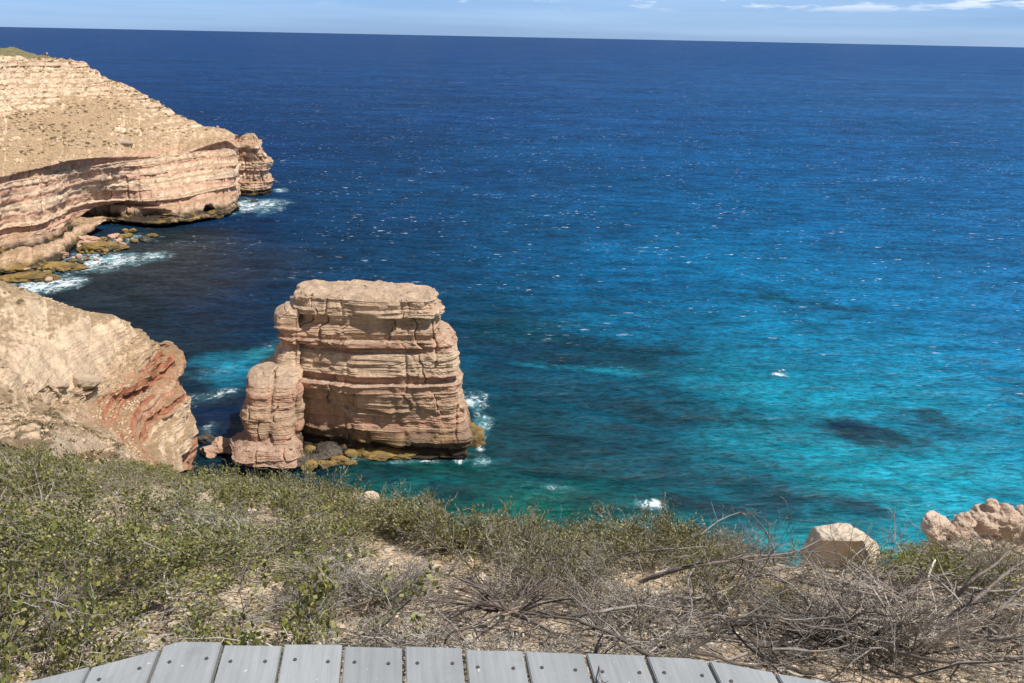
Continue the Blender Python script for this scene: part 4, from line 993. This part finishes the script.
def leaves(P, n, L, asp, r, up=0.5, jit=0.02):
    N, K, _ = P.shape
    idx = r.integers(0, N, n); t = r.uniform(0.25, 1.0, n) * (K - 1); i = np.minimum(t.astype(int), K - 2); f = (t - i)[:, None]
    p = P[idx, i] * (1 - f) + P[idx, i + 1] * f + r.normal(size=(n, 3)) * jit
    tg = unit(P[idx, i + 1] - P[idx, i])
    d = unit(tg * 0.5 + r.normal(size=(n, 3)) * 0.8 + np.array([0, 0, up])); w = unit(np.cross(d, r.normal(size=(n, 3)))); nn = np.cross(d, w)
    L = (L * r.uniform(.6, 1.3, n))[:, None]; wd = L * asp
    V = np.stack([p, p + d * L * .45 + w * wd + nn * L * .08, p + d * L + nn * L * 0.02, p + d * L * .45 - w * wd + nn * L * .08], 1)
    return V.reshape(-1, 3), np.arange(n * 4).reshape(-1, 4)
def shrub(seed, R=0.4, Hh=0.3, stems=9, n1=5, n2=4, r0=0.006, nl=900, L=0.018, asp=0.30, sides=3, wander=0.25, lift=0.05, spread=0.7, K=(6, 5, 4), up=0.5, fan=0.6, jit=0.015, trunk=0.0):
    r = np.random.default_rng(seed)
    a = r.uniform(0, 2 * pi, stems); el = r.uniform(0.05, 1.3, stems) ** fan
    d = np.stack([np.cos(a) * np.cos(el), np.sin(a) * np.cos(el), np.sin(el)], -1)
    st = np.stack([np.cos(a), np.sin(a), a * 0 - .1], -1) * r.uniform(0, .18 * R, stems)[:, None] + np.array([0, 0, trunk])
    P0 = grow(st, d, R * r.uniform(.55, .85, stems), K[0], wander * .6, lift, r); R0 = r0 * np.linspace(1, .45, K[0])[None] * r.uniform(.7, 1.2, stems)[:, None]
    P1, R1 = kids(P0, n1, .2, spread, .6, K[1], wander, lift, r, R0, .62)
    P2, R2 = kids(P1, n2, .2, spread, .6, K[2], wander, lift, r, R1, .6)
    for P in (P0, P1, P2): P[..., 2] *= Hh / R
    tv, tf, off = [], [], 0
    for P, Rr, sd in ((P0, R0, max(sides, 4)), (P1, R1, sides), (P2, R2, 3)):
        v, f = tubes(P, np.maximum(Rr, 0.0009), sd); tv.append(v); tf.append(f + off); off += len(v)
    TV, TF = np.concatenate(tv), np.concatenate(tf)
    if nl:
        LV, LF = leaves(np.concatenate([P2, P1[:, -K[2]:], P0[:, -K[2]:]]), nl, L, asp, r, up, jit)
    else: LV, LF = np.zeros((0, 3)), np.zeros((0, 4), int)
    return TV, TF, LV, LF

def slope(x, y, e=0.35):
    return (zrel(x + e, y, False) - zrel(x - e, y, False)) / (2 * e), (zrel(x, y + e, False) - zrel(x, y - e, False)) / (2 * e)

# --- mass of low scrub, one object per kind of ground cover
rv = np.random.default_rng(99)
BARE = [(165, 500, 62, 7), (140, 515, 50, 7), (22, 468, 30, 6), (222, 472, 48, 6), (410, 499, 24, 6), (248, 521, 14, 5), (250, 627, 34, 18), (432, 541, 48, 9), (425, 580, 56, 16), (478, 572, 24, 18), (505, 640, 40, 9),
        (842, 566, 42, 20), (745, 640, 50, 18), (600, 640, 30, 6), (50, 520, 52, 8), (880, 600, 20, 8), (690, 655, 40, 8), (330, 575, 12, 8), (350, 487, 26, 6), (20, 628, 22, 8), (640, 600, 10, 12), (958, 655, 26, 8), (120, 470, 18, 4), (300, 494, 14, 3), (560, 560, 16, 6), (780, 600, 34, 8)]
AVOID = [(490, 529, 12), (842, 535, 42), (478, 577, 12), (975, 522, 52), (462, 585, 8)]
def px_of(Pw):
    q = Pw - np.array([0, 0, EYE]); a, b, c = q @ CR, q @ CU, q @ FW
    return W / 2 + F * a / c, H / 2 - F * b / c
azr = rv.uniform(-0.92, 0.92, 60000); dr = np.sqrt(rv.uniform(1.6 ** 2, 25 ** 2, 60000))
dbr = np.interp(azr, AZ, DB); ok = dr < dbr + 0.5
azr, dr = azr[ok], dr[ok]; cx, cy = np.sin(azr) * dr, np.cos(azr) * dr; cz = zrel(cx, cy) + EYE
cpx, cpy = px_of(np.stack([cx, cy, cz], -1))
keep = np.ones(len(cx), bool)
wob = 1 + 0.45 * vn(cx * 2.5, cy * 2.5, 0, 8); keep &= (vn(cx * .8, cy * .8, 3.3, 18) + .4 * vn(cx * 2.2, cy * 2.2, 0, 19) < .55) | (cpx < 330)
for (a, b, w, h) in BARE: keep &= ((cpx - a) / (w + (13 if a > 340 else 0))) ** 2 + ((cpy - b) / (h + (9 if a > 340 else 0))) ** 2 > wob
for (a, b, w) in AVOID: keep &= ~((np.abs(cpx - a) < w) & (cpy > b - 10) & (cpy < b + w * .55))
# nothing grows through the deck
dx_ = cx * rt0[0] + cy * rt0[1]; dy_ = cx * fd0[0] + cy * fd0[1]
keep &= ~((dy_ < np.interp(dx_, eu0, ev0) + 0.17) & (np.abs(dx_) < 2.4))
cx, cy, cz, cpx, cpy, dr = [q[keep] for q in (cx, cy, cz, cpx, cpy, dr)]
bn = vn(cx * 1.15, cy * 1.15, 7.7, 88)
keep2 = ((bn < .42) | (cpx < 330)) & ~((cpx > 560) & (cpy > 556) & (rv.random(len(cx)) < .3)); cx, cy, cz, cpx, cpy, dr, bn = [q[keep2] for q in (cx, cy, cz, cpx, cpy, dr, bn)]
sel, gridh = [], {}
for i in range(len(cx)):
    sp_ = 0.20 if dr[i] < 4.5 else (0.24 if dr[i] < 9 else 0.32)
    if cpx[i] > 560 and cpy[i] > 556: sp_ *= 1.35
    if cpx[i] < 230 and cpy[i] > 540: sp_ *= .8
    sp_ *= 1.0 + .5 * max(0., float(bn[i]))
    gkey = (int(cx[i] / .4), int(cy[i] / .4)); bad = False
    for a in (-1, 0, 1):
        for b in (-1, 0, 1):
            for j in gridh.get((gkey[0] + a, gkey[1] + b), ()):
                if (cx[i] - cx[j]) ** 2 + (cy[i] - cy[j]) ** 2 < sp_ * sp_: bad = True; break
    if not bad: sel.append(i); gridh.setdefault(gkey, []).append(i)
sel = np.array(sel); cx, cy, cz, cpx, cpy, dr = [q[sel] for q in (cx, cy, cz, cpx, cpy, dr)]
n1_ = vn(cx * .9, cy * .9, 0, 71); n2_ = vn(cx * 1.7, cy * 1.7, 0, 72); u_ = rv.uniform(0, 1, len(cx))
kind = np.full(len(cx), 'O')
right = cpx > 560
leafy = (cpx < 345) & (cpy > 520)
kind[leafy] = np.where(n2_[leafy] + u_[leafy] * .8 > 0.10, 'G', 'T')
far = (cpx < 470) & (cpy <= 520)
kind[far] = np.where(n1_[far] * 1.2 + u_[far] > .80, 'O', np.where(u_[far] > .38, 'T', 'G'))
mid = (cpx >= 345) & (cpx <= 560) & (cpy > 520)
kind[mid] = np.where((cpy[mid] > 600) & (u_[mid] > .25), 'T', np.where(n2_[mid] + u_[mid] * .8 > 0.15, 'O', 'T'))
kind[right & (cpy < 556)] = np.where(u_[right & (cpy < 556)] > 0.22, 'O', 'T')
rg_ = right & (cpy >= 556)
kind[rg_] = np.where(u_[rg_] + n1_[rg_] * .9 > 0.72, 'O', np.where(u_[rg_] > 0.32, 'B', 'T'))
kind[(cpx > 345) & (cpx < 470) & (cpy < 525)] = np.where(u_[(cpx > 345) & (cpx < 470) & (cpy < 525)] > .35, 'O', 'T')
LOD = lambda d: 0 if d < 5.2 else (1 if d < 10.5 else 2)
lod = np.array([LOD(d) for d in dr])
SP = {  # kind: (leaf material, twig material, near args)
 'G': (M_leaf, M_twig, dict(R=.33, Hh=.26, stems=7, n1=5, n2=4, nl=900, L=.0160, asp=.36, r0=.0042, up=.9, jit=.012)),
 'O': (M_leafO, M_twig, dict(R=.32, Hh=.26, stems=7, n1=5, n2=4, nl=800, L=.0135, asp=.26, r0=.0045, up=.8, jit=.012)),
 'T': (M_leafG, M_twig, dict(R=.34, Hh=.17, stems=9, n1=6, n2=5, nl=420, L=.011, asp=.24, r0=.0045, up=.5, jit=.008, wander=.35)),
 'B': (M_leafG, M_twigB, dict(R=.42, Hh=.11, stems=7, n1=5, n2=4, nl=40, L=.010, asp=.2, r0=.0062, up=.3, jit=.008, wander=.30, fan=1.6, lift=.0)),
}
NMS = {'G': ('green_scrub', 'low green leafy ground cover with grey twigs'), 'O': ('olive_scrub', 'low olive brushy ground cover'),
       'T': ('grey_scrub', 'fine grey twiggy ground cover'), 'B': ('brushwood', 'tangled dead grey brushwood lying over the sand')}
for kd, (lm, tm, args) in SP.items():
    TVs, TFs, LVs, LFs, to, lo = [], [], [], [], 0, 0
    for ld in (0, 1, 2):
        ii = np.where((kind == kd) & (lod == ld))[0]
        if not len(ii): continue
        for v_ in range(4):
            jj = ii[v_::4]
            if not len(jj): continue
            a = dict(args)
            if ld == 1: a.update(nl=int(a['nl'] * .8), n2=max(2, a['n2'] - 1), K=(5, 4, 3)); a['L'] *= 1.15
            if ld == 2: a.update(nl=int(a['nl'] * .75), n1=4, n2=3, K=(4, 3, 3), R=a['R'] * 1.35, Hh=a['Hh'] * 1.15); a['L'] *= 1.5
            TV, TF, LV, LF = shrub(1000 + ord(kd) + v_ * 7 + ld * 31, **a)
            rot = rv.uniform(0, 2 * pi, len(jj)); s = rv.uniform(.75, 1.35, len(jj)); c, q = np.cos(rot), np.sin(rot)
            gx_, gy_ = slope(cx[jj], cy[jj])
            bump_ = np.clip(1.05 - 1.1 * vn(cx[jj] * 1.15, cy[jj] * 1.15, 7.7, 88), .5, 1.55); bump_ = np.where(dr[jj] > 6, np.minimum(bump_, 1.05), bump_)
            hs = s * rv.uniform(.8, 1.2, len(jj)) * bump_
            for VV_, FF_, dv, df, o_ in ((TV, TF, TVs, TFs, 't'), (LV, LF, LVs, LFs, 'l')):
                if not len(VV_): continue
                x = (VV_[None, :, 0] * c[:, None] - VV_[None, :, 1] * q[:, None]) * s[:, None]; y = (VV_[None, :, 0] * q[:, None] + VV_[None, :, 1] * c[:, None]) * s[:, None]
                z = VV_[None, :, 2] * hs[:, None] + x * gx_[:, None] + y * gy_[:, None]
                out = np.stack([x + cx[jj][:, None], y + cy[jj][:, None], z + cz[jj][:, None]], -1).reshape(-1, 3)
                base_ = to if o_ == 't' else lo
                dv.append(out); df.append((FF_[None] + (np.arange(len(jj)) * len(VV_))[:, None, None]).reshape(-1, 4) + base_)
                if o_ == 't': to += len(out)
                else: lo += len(out)
    if not TVs: continue
    TV, TF = np.concatenate(TVs), np.concatenate(TFs)
    LV, LF = (np.concatenate(LVs), np.concatenate(LFs))
    nm, lb = NMS[kd]
    tag(mesh(nm, np.concatenate([TV, LV]), [TF, LF + len(TV)], mats=[tm, lm], matidx=np.r_[np.zeros(len(TF), int), np.ones(len(LF), int)]), lb, kind='stuff')
print('clumps', len(cx), {k: int((kind == k).sum()) for k in SP})

# litter of broken twigs on the ground
n = 3600
lp, ok = hit(rv.uniform(-40, 1064, n), 462 + rv.uniform(0, 1, n) ** .8 * 215)
a = rv.uniform(0, pi, n); ln = rv.uniform(.04, .22, n); gx_, gy_ = slope(lp[:, 0], lp[:, 1]); dxy = np.stack([np.cos(a), np.sin(a)], -1)
dirv = np.stack([dxy[:, 0], dxy[:, 1], dxy[:, 0] * gx_ + dxy[:, 1] * gy_ + .08 * rv.normal(size=n)], -1)
Pl = grow(lp + np.array([0, 0, .008]), dirv, ln, 4, .12, 0, rv)
v, f = tubes(Pl, (rv.uniform(.0010, .0032, n))[:, None] * np.array([1, .9, .8, .5])[None], 4)
tag(mesh('twig_litter', v, [f], M_twig), 'broken twigs and dead stalks littering the sand', kind='stuff')

# --- shrubs one can tell apart
def shrub_thing(px, py, lab, leaf, twig, seed, name='shrub', cat='shrub', rz=0, h=0, **kw):
    P, ok = hit([px], [py]); p = P[0]
    TV, TF, LV, LF = shrub(seed, **kw)
    gx_, gy_ = slope(p[0], p[1])
    for V_ in (TV, LV):
        if len(V_): V_[:, 2] += V_[:, 0] * gx_ * .9 + V_[:, 1] * gy_ * .9
    e = empty(name, tuple(p)); mesh('stems', TV, [TF], twig, e)
    if len(LV): mesh('foliage', LV, [LF], leaf, e)
    return tag(e, lab, cat)
big = dict(R=.5, Hh=.32, stems=14, n1=7, n2=5, nl=7500, L=.0165, asp=.34, r0=.007, up=.8)
shrub_thing(150, 575, 'broad green leafy shrub in the left foreground above the deck corner', M_leaf, M_twig, 1, **dict(big, R=.62))
shrub_thing(75, 610, 'green shrub over dark dead branches in the lower left corner', M_leaf, M_twigD, 2, **dict(big, R=.45, nl=2400))
shrub_thing(262, 560, 'loose green shrub right of the broad leafy one', M_leaf, M_twig, 3, **dict(big, R=.5, nl=3200))
shrub_thing(205, 525, 'green leafy shrub in front of the bare sand strip at left', M_leaf, M_twig, 14, **dict(big, R=.5, nl=2800))
shrub_thing(212, 549, 'pale silvery shrub among the green scrub at left', M_leafS, M_twigL, 4, R=.3, Hh=.22, stems=12, n1=6, n2=5, nl=2300, L=.014, asp=.3, up=1.0)
shrub_thing(368, 608, 'dense grey twiggy shrub against the deck edge left of centre', M_leafG, M_twig, 5, R=.38, Hh=.28, stems=26, n1=9, n2=7, nl=1500, L=.009, asp=.2, r0=.0036, fan=.5, wander=.2, spread=.5)
shrub_thing(298, 618, 'small dark green twiggy shrub at the deck edge', M_leafO, M_twig, 6, R=.26, Hh=.17, stems=18, n1=7, n2=6, nl=1300, L=.010, asp=.2, r0=.003)
shrub_thing(441, 548, 'rounded yellow green bush on the brow against the sea', M_leafO, M_twig, 7, R=.40, Hh=.32, stems=16, n1=7, n2=5, nl=4200, L=.021, asp=.3, up=1.0)
shrub_thing(478, 555, 'smaller rounded bush on the brow just right of the yellow green one', M_leafO, M_twig, 8, R=.3, Hh=.24, stems=14, n1=6, n2=5, nl=2200, L=.019, asp=.3, up=1.0)
shrub_thing(385, 532, 'olive bush on the brow left of the sandy notch', M_leafO, M_twig, 9, R=.45, Hh=.26, stems=14, n1=6, n2=5, nl=3200, L=.021, asp=.3)
shrub_thing(318, 510, 'bright olive shrub at the far edge under the rock pillar', M_leafO, M_twig, 10, R=.55, Hh=.24, stems=14, n1=6, n2=5, nl=3600, L=.022, asp=.3)
shrub_thing(560, 596, 'tall fine grey green shrub in the middle foreground', M_leafG, M_twig, 11, R=.42, Hh=.32, stems=24, n1=9, n2=7, nl=5200, L=.012, asp=.26, r0=.005, fan=.45, spread=.5, up=1.2)
shrub_thing(600, 562, 'wide olive shrub on the brow right of centre', M_leafO, M_twig, 12, R=.46, Hh=.28, stems=15, n1=7, n2=5, nl=3600, L=.019, asp=.3)
shrub_thing(655, 558, 'bushy olive shrub on the brow below the patch of white foam', M_leafO, M_twig, 13, R=.42, Hh=.30, stems=15, n1=7, n2=5, nl=3600, L=.018, asp=.3, up=1.)
shrub_thing(538, 556, 'grey olive bush on the brow behind the fine grey green shrub', M_leafG, M_twig, 24, R=.40, Hh=.27, stems=15, n1=7, n2=5, nl=3000, L=.017, asp=.3, up=1.)
shrub_thing(700, 560, 'grey green shrub behind the arching dead branches', M_leafG, M_twig, 15, R=.42, Hh=.32, stems=20, n1=8, n2=6, nl=3600, L=.012, asp=.25)
shrub_thing(762, 612, 'yellow green shrub showing through the dead branches', M_leafY, M_twigD, 16, R=.27, Hh=.20, stems=14, n1=7, n2=5, nl=2600, L=.011, asp=.22, up=1.)
shrub_thing(905, 578, 'bright yellow green bush right of the large boulder', M_leafY, M_twig, 17, R=.36, Hh=.27, stems=16, n1=7, n2=5, nl=3800, L=.014, asp=.28, up=1.)
shrub_thing(962, 575, 'grey and green mixed shrub below the craggy outcrop', M_leafG, M_twigL, 18, R=.46, Hh=.30, stems=18, n1=8, n2=6, nl=3200, L=.015, asp=.28)
shrub_thing(958, 592, 'green leafy shrub below the outcrop between two dark branches', M_leaf, M_twigL, 19, R=.36, Hh=.24, stems=14, n1=6, n2=5, nl=1500, L=.022, asp=.34)
shrub_thing(1008, 562, 'pale grey cushion shrub tucked against the outcrop at the right edge', M_leafG, M_twigL, 20, R=.26, Hh=.2, stems=16, n1=7, n2=5, nl=1800, L=.012, asp=.25)
shrub_thing(985, 632, 'reddish brown dry shrub at the lower right', M_leafB, M_twig, 21, R=.26, Hh=.16, stems=14, n1=7, n2=5, nl=1300, L=.010, asp=.22)
shrub_thing(508, 628, 'dead shrub fanning dark bare stems from one crown beside the deck', M_leafG, M_twigD, 22, R=.42, Hh=.22, stems=34, n1=3, n2=2, nl=0, r0=.0085, fan=.9, wander=.14, spread=.4, lift=-.06, K=(9, 6, 4), trunk=.16)
shrub_thing(832, 640, 'dense nest of bare grey stems in front of the boulder', M_leafG, M_twigB, 23, R=.5, Hh=.28, stems=34, n1=7, n2=5, nl=200, L=.01, r0=.006, fan=.8, wander=.2, spread=.5)
shrub_thing(905, 655, 'fountain of pale bare stalks in the lower right foreground', M_leafG, M_twigL, 25, R=.40, Hh=.40, stems=32, n1=4, n2=3, nl=0, r0=.005, fan=.4, wander=.16, spread=.35, lift=-.03)
shrub_thing(620, 625, 'bare grey twiggy shrub right of the fanned dead one', M_leafG, M_twig, 26, R=.36, Hh=.24, stems=26, n1=7, n2=5, nl=500, L=.01, r0=.005, fan=.8, wander=.25, spread=.5)

# --- dead branches lying over the scrub
def dead(pts, r0, lab, mat=M_twigD, seed=0, n1=6, n2=3, lf=.27, sp=.45):
    """pts: (px, py, height over ground)"""
    r = np.random.default_rng(seed)
    Q = []
    dref = None
    for (a, b, h) in pts[::-1] if pts[0][1] < pts[-1][1] else pts:
        q, ok = hit([a], [b], h); q = q[0]; dq = np.hypot(q[0], q[1])
        if dref is not None and (not ok[0] or dq > dref * 1.35): q = PD(a, b, dref * 1.12); dq = dref * 1.12
        dref = dq; Q.append(q)
    if pts[0][1] < pts[-1][1]: Q = Q[::-1]
    K = 7 * (len(Q) - 1) + 1
    P0 = crom(np.array(Q), K, 0)[None]; P0[0, 1:-1] += r.normal(size=(K - 2, 3)) * r0 * .12
    R0 = r0 * np.linspace(1, .3, K)[None] * (1 + .12 * r.normal(size=(1, K)))
    P1, R1 = kids(P0, n1, .12, sp, lf, 7, .16, .02, r, R0, .55)
    P2, R2 = kids(P1, n2, .15, sp, .55, 5, .2, .0, r, R1, .6)
    P3, R3 = kids(P2, 2, .2, sp, .55, 4, .2, .0, r, R2, .6)
    c0 = P0[0, 0].copy(); vs_, fs_, off = [], [], 0
    for P, R, sd in ((P0, R0, 8), (P1, R1, 5), (P2, R2, 4), (P3, R3, 3)):
        v, f = tubes(P - c0, np.maximum(R, .0009), sd); vs_.append(v); fs_.append(f + off); off += len(v)
    o = mesh('dead_branch', np.concatenate(vs_), [np.concatenate(fs_)], mat, smooth=True); o.location = c0
    return tag(o, lab, 'branch')
D = [
 ([(-12, 556, .05), (10, 542, .14), (28, 533, .17), (62, 530, .12)], .012, 'dark dead branch curving in from the left edge, upper one'),
 ([(-8, 622, .10), (20, 607, .18), (48, 601, .2), (66, 597, .18), (84, 588, .13)], .012, 'dark dead branch curving in from the left edge, lower one'),
 ([(60, 600, .15), (72, 622, .14), (88, 650, .05)], .006, 'thin grey branch dropping from the lower left dark branch towards the deck'),
 ([(-5, 560, .03), (22, 583, .08), (40, 610, .05)], .007, 'grey forked branch in the left corner'),
 ([(328, 572, .05), (345, 578, .07), (372, 577, .08), (398, 583, .06), (428, 588, .03)], .012, 'thick grey broken branch lying on bare sand'),
 ([(392, 596, .04), (430, 597, .05), (470, 600, .05)], .006, 'thin dark branch lying on the sand below the broken one'),
 ([(452, 572, .05), (462, 555, .08), (470, 540, .1), (476, 535, .08)], .006, 'short forked branch standing on sand below the brow stone'),
 ([(640, 583, .15), (680, 570, .26), (715, 564, .30), (750, 557, .30), (790, 553, .24), (824, 538, .2)], .014, 'long dark branch arching across the shrubs towards the boulder'),
 ([(774, 566, .16), (773, 548, .28), (764, 530, .40), (744, 507, .55)], .009, 'curved bare branch rising against the sea left of the boulder'),
 ([(700, 536, .25), (720, 520, .36), (740, 513, .42), (756, 516, .44)], .006, 'thin arched twig against the water left of the rising branch'),
 ([(760, 560, .2), (750, 585, .2), (768, 610, .15), (790, 640, .06)], .009, 'grey branch hanging down from the arching one'),
 ([(700, 560, .24), (688, 580, .22), (692, 610, .15), (680, 640, .05)], .008, 'grey branch dropping left of the yellow green shrub'),
 ([(812, 552, .1), (840, 570, .12), (870, 582, .12), (900, 600, .1)], .007, 'thin dark branch crossing the sand below the boulder'),
 ([(800, 583, .14), (824, 589, .16), (865, 594, .18), (900, 594, .18), (944, 591, .16)], .011, 'dark level branch reaching right below the boulder'),
 ([(940, 624, .12), (972, 603, .24), (1006, 574, .32), (1034, 556, .34)], .015, 'thick dark branch rising to the right edge, lower of two'),
 ([(955, 600, .14), (972, 581, .24), (996, 564, .3), (1014, 545, .34)], .012, 'thick dark branch rising to the right edge, upper of two'),
 ([(650, 622, .06), (700, 618, .10), (750, 624, .10), (800, 640, .08), (850, 662, .03)], .010, 'long dark branch lying low above the right corner of the deck'),
 ([(770, 610, .12), (830, 617, .15), (900, 622, .14), (960, 640, .1)], .009, 'grey branch running right through the brushwood tangle'),
 ([(880, 650, .1), (930, 660, .14), (980, 664, .14), (1034, 676, .1)], .010, 'dark branch along the bottom right corner'),
 ([(935, 560, .2), (928, 580, .2), (936, 610, .16), (930, 650, .08)], .006, 'pale upright stalk in front of the yellow green bush'),
 ([(566, 618, .12), (600, 612, .2), (640, 606, .22), (680, 612, .2)], .008, 'grey branch leaning right from the dead fan shrub'),
 ([(446, 630, .04), (456, 616, .1), (482, 604, .16), (505, 601, .18)], .008, 'dark stem bending left to the ground from the dead fan shrub'),
 ([(980, 640, .05), (1000, 610, .2), (1022, 590, .28), (1040, 570, .34)], .008, 'grey branch leaning out of the lower right corner'),
 ([(600, 560, .12), (640, 552, .24), (690, 548, .3), (730, 545, .26)], .007, 'grey branch lying over the brow shrubs'),
]
for k, (pts, r0, lb) in enumerate(D):
    dead(pts, r0 * .82, lb, M_twigL if lb.startswith('pale') else (M_twigB if 'grey' in lb or 'thin' in lb else M_twigD), 900 + k, n1=9 if len(pts) > 4 else 6, n2=4)
# sprawling dead limbs without a shape of their own: part of the brushwood
n = 70
lp, ok = hit(rv.uniform(590, 1060, n), rv.uniform(570, 690, n), .05)
a = rv.normal(0.0, .6, n) + pi * (rv.random(n) < .5)
P0 = grow(lp + np.array([0, 0, .04]), np.stack([np.cos(a), np.sin(a) * .7, -.25 * np.sin(a) + .1], -1), rv.uniform(.35, .8, n), 9, .2, -.0, rv)
gz = zrel(P0[..., 0], P0[..., 1]) + EYE; P0[..., 2] = np.maximum(P0[..., 2], gz + .02); P0[..., 2] = np.minimum(P0[..., 2], gz + .30)
R0 = rv.uniform(.0035, .008, n)[:, None] * np.linspace(1, .4, 9)[None]
P1, R1 = kids(P0, 8, .1, .45, .4, 6, .14, .0, rv, R0, .55); P2, R2 = kids(P1, 4, .1, .45, .5, 4, .15, .0, rv, R1, .6)
vs_, fs_, off = [], [], 0
for P, R, sd in ((P0, R0, 5), (P1, R1, 4), (P2, R2, 3)):
    v, f = tubes(P, np.maximum(R, .0009), sd); vs_.append(v); fs_.append(f + off); off += len(v)
tag(mesh('dead_brushwood', np.concatenate(vs_), [np.concatenate(fs_)], M_twigB), 'interlaced dead stems covering the slope at the lower right', kind='stuff')

# ------------------------------------------------------------------ lookout deck
import bmesh
deck = empty('lookout_deck', (0, 0, ZD))
def plank(u0, u1, k):
    bm = bmesh.new(); g = random.uniform(.0036, .0058); a, b = u0 + g, u1 - g; th = 0.025
    us = sorted(set([a, b] + [q for q in eu if a < q < b])); back = -1.2
    jit = random.uniform(-.006, .006)
    pts = [(a, back), (b, back)] + [(q, edge(q) + jit) for q in us[::-1]]
    if any(v < back + .05 for _, v in pts[2:]): return None
    bot = [bm.verts.new((p[0], p[1], -th)) for p in pts]; top = [bm.verts.new((p[0], p[1], 0)) for p in pts]
    bm.faces.new(top); bm.faces.new(bot[::-1]); n = len(pts)
    for i in range(n): bm.faces.new((bot[i], bot[(i + 1) % n], top[(i + 1) % n], top[i]))
    bmesh.ops.bevel(bm, geom=[e for e in bm.edges if all(v in top for v in e.verts)], offset=0.0025, segments=2, affect='EDGES')
    me = bpy.data.meshes.new('plank'); bm.to_mesh(me); bm.free(); me.materials.append(M_deck)
    o = bpy.data.objects.new('plank', me); COL.objects.link(o); o.parent = deck; o.location.z = random.uniform(-.0012, .0012)
    return o
deck.rotation_euler = (0, 0, -da)
def screw(parent, u, v):
    bm = bmesh.new(); bmesh.ops.create_cone(bm, cap_ends=True, segments=14, radius1=0.0052, radius2=0.0046, depth=0.003)
    me = bpy.data.meshes.new('screw'); bm.to_mesh(me); bm.free(); me.materials.append(M_screw)
    o = bpy.data.objects.new('screw', me); COL.objects.link(o); o.parent = parent; o.location = (u, v, 0.0012)
k0 = int(math.floor((eu[0] - ph) / pw)) + 1; k1 = int(math.ceil((eu[-1] - ph) / pw))
for k in range(k0, k1):
    o = plank(ph + k * pw, ph + (k + 1) * pw, k)
    if o is None: continue
    uc = ph + (k + .5) * pw
    v = min(edge(uc - pw * .28), edge(uc + pw * .28), 99)
    for s in (-1, 1):
        uu = uc + s * pw * .28
        for vv in (edge(uu) - 0.062, edge(uu) - 0.52):
            if vv > -1.1: screw(o, uu + random.uniform(-.004, .004), vv + random.uniform(-.006, .006))
# framing under the planks
def box(name, x0, x1, y0, y1, z0, z1, mat, parent):
    bm = bmesh.new(); bmesh.ops.create_cube(bm, size=1)
    for v in bm.verts: v.co = ((x0 + x1) / 2 + v.co.x * (x1 - x0), (y0 + y1) / 2 + v.co.y * (y1 - y0), (z0 + z1) / 2 + v.co.z * (z1 - z0))
    me = bpy.data.meshes.new(name); bm.to_mesh(me); bm.free(); me.materials.append(mat)
    o = bpy.data.objects.new(name, me); COL.objects.link(o); o.parent = parent
for v in (0.95, 0.4, -0.4, -1.0): box('joist', -0.85, 0.95, v - .03, v + .03, -.16, -.027, M_deck, deck)
tag(deck, 'grey composite plank lookout deck with angled front corners', 'deck')
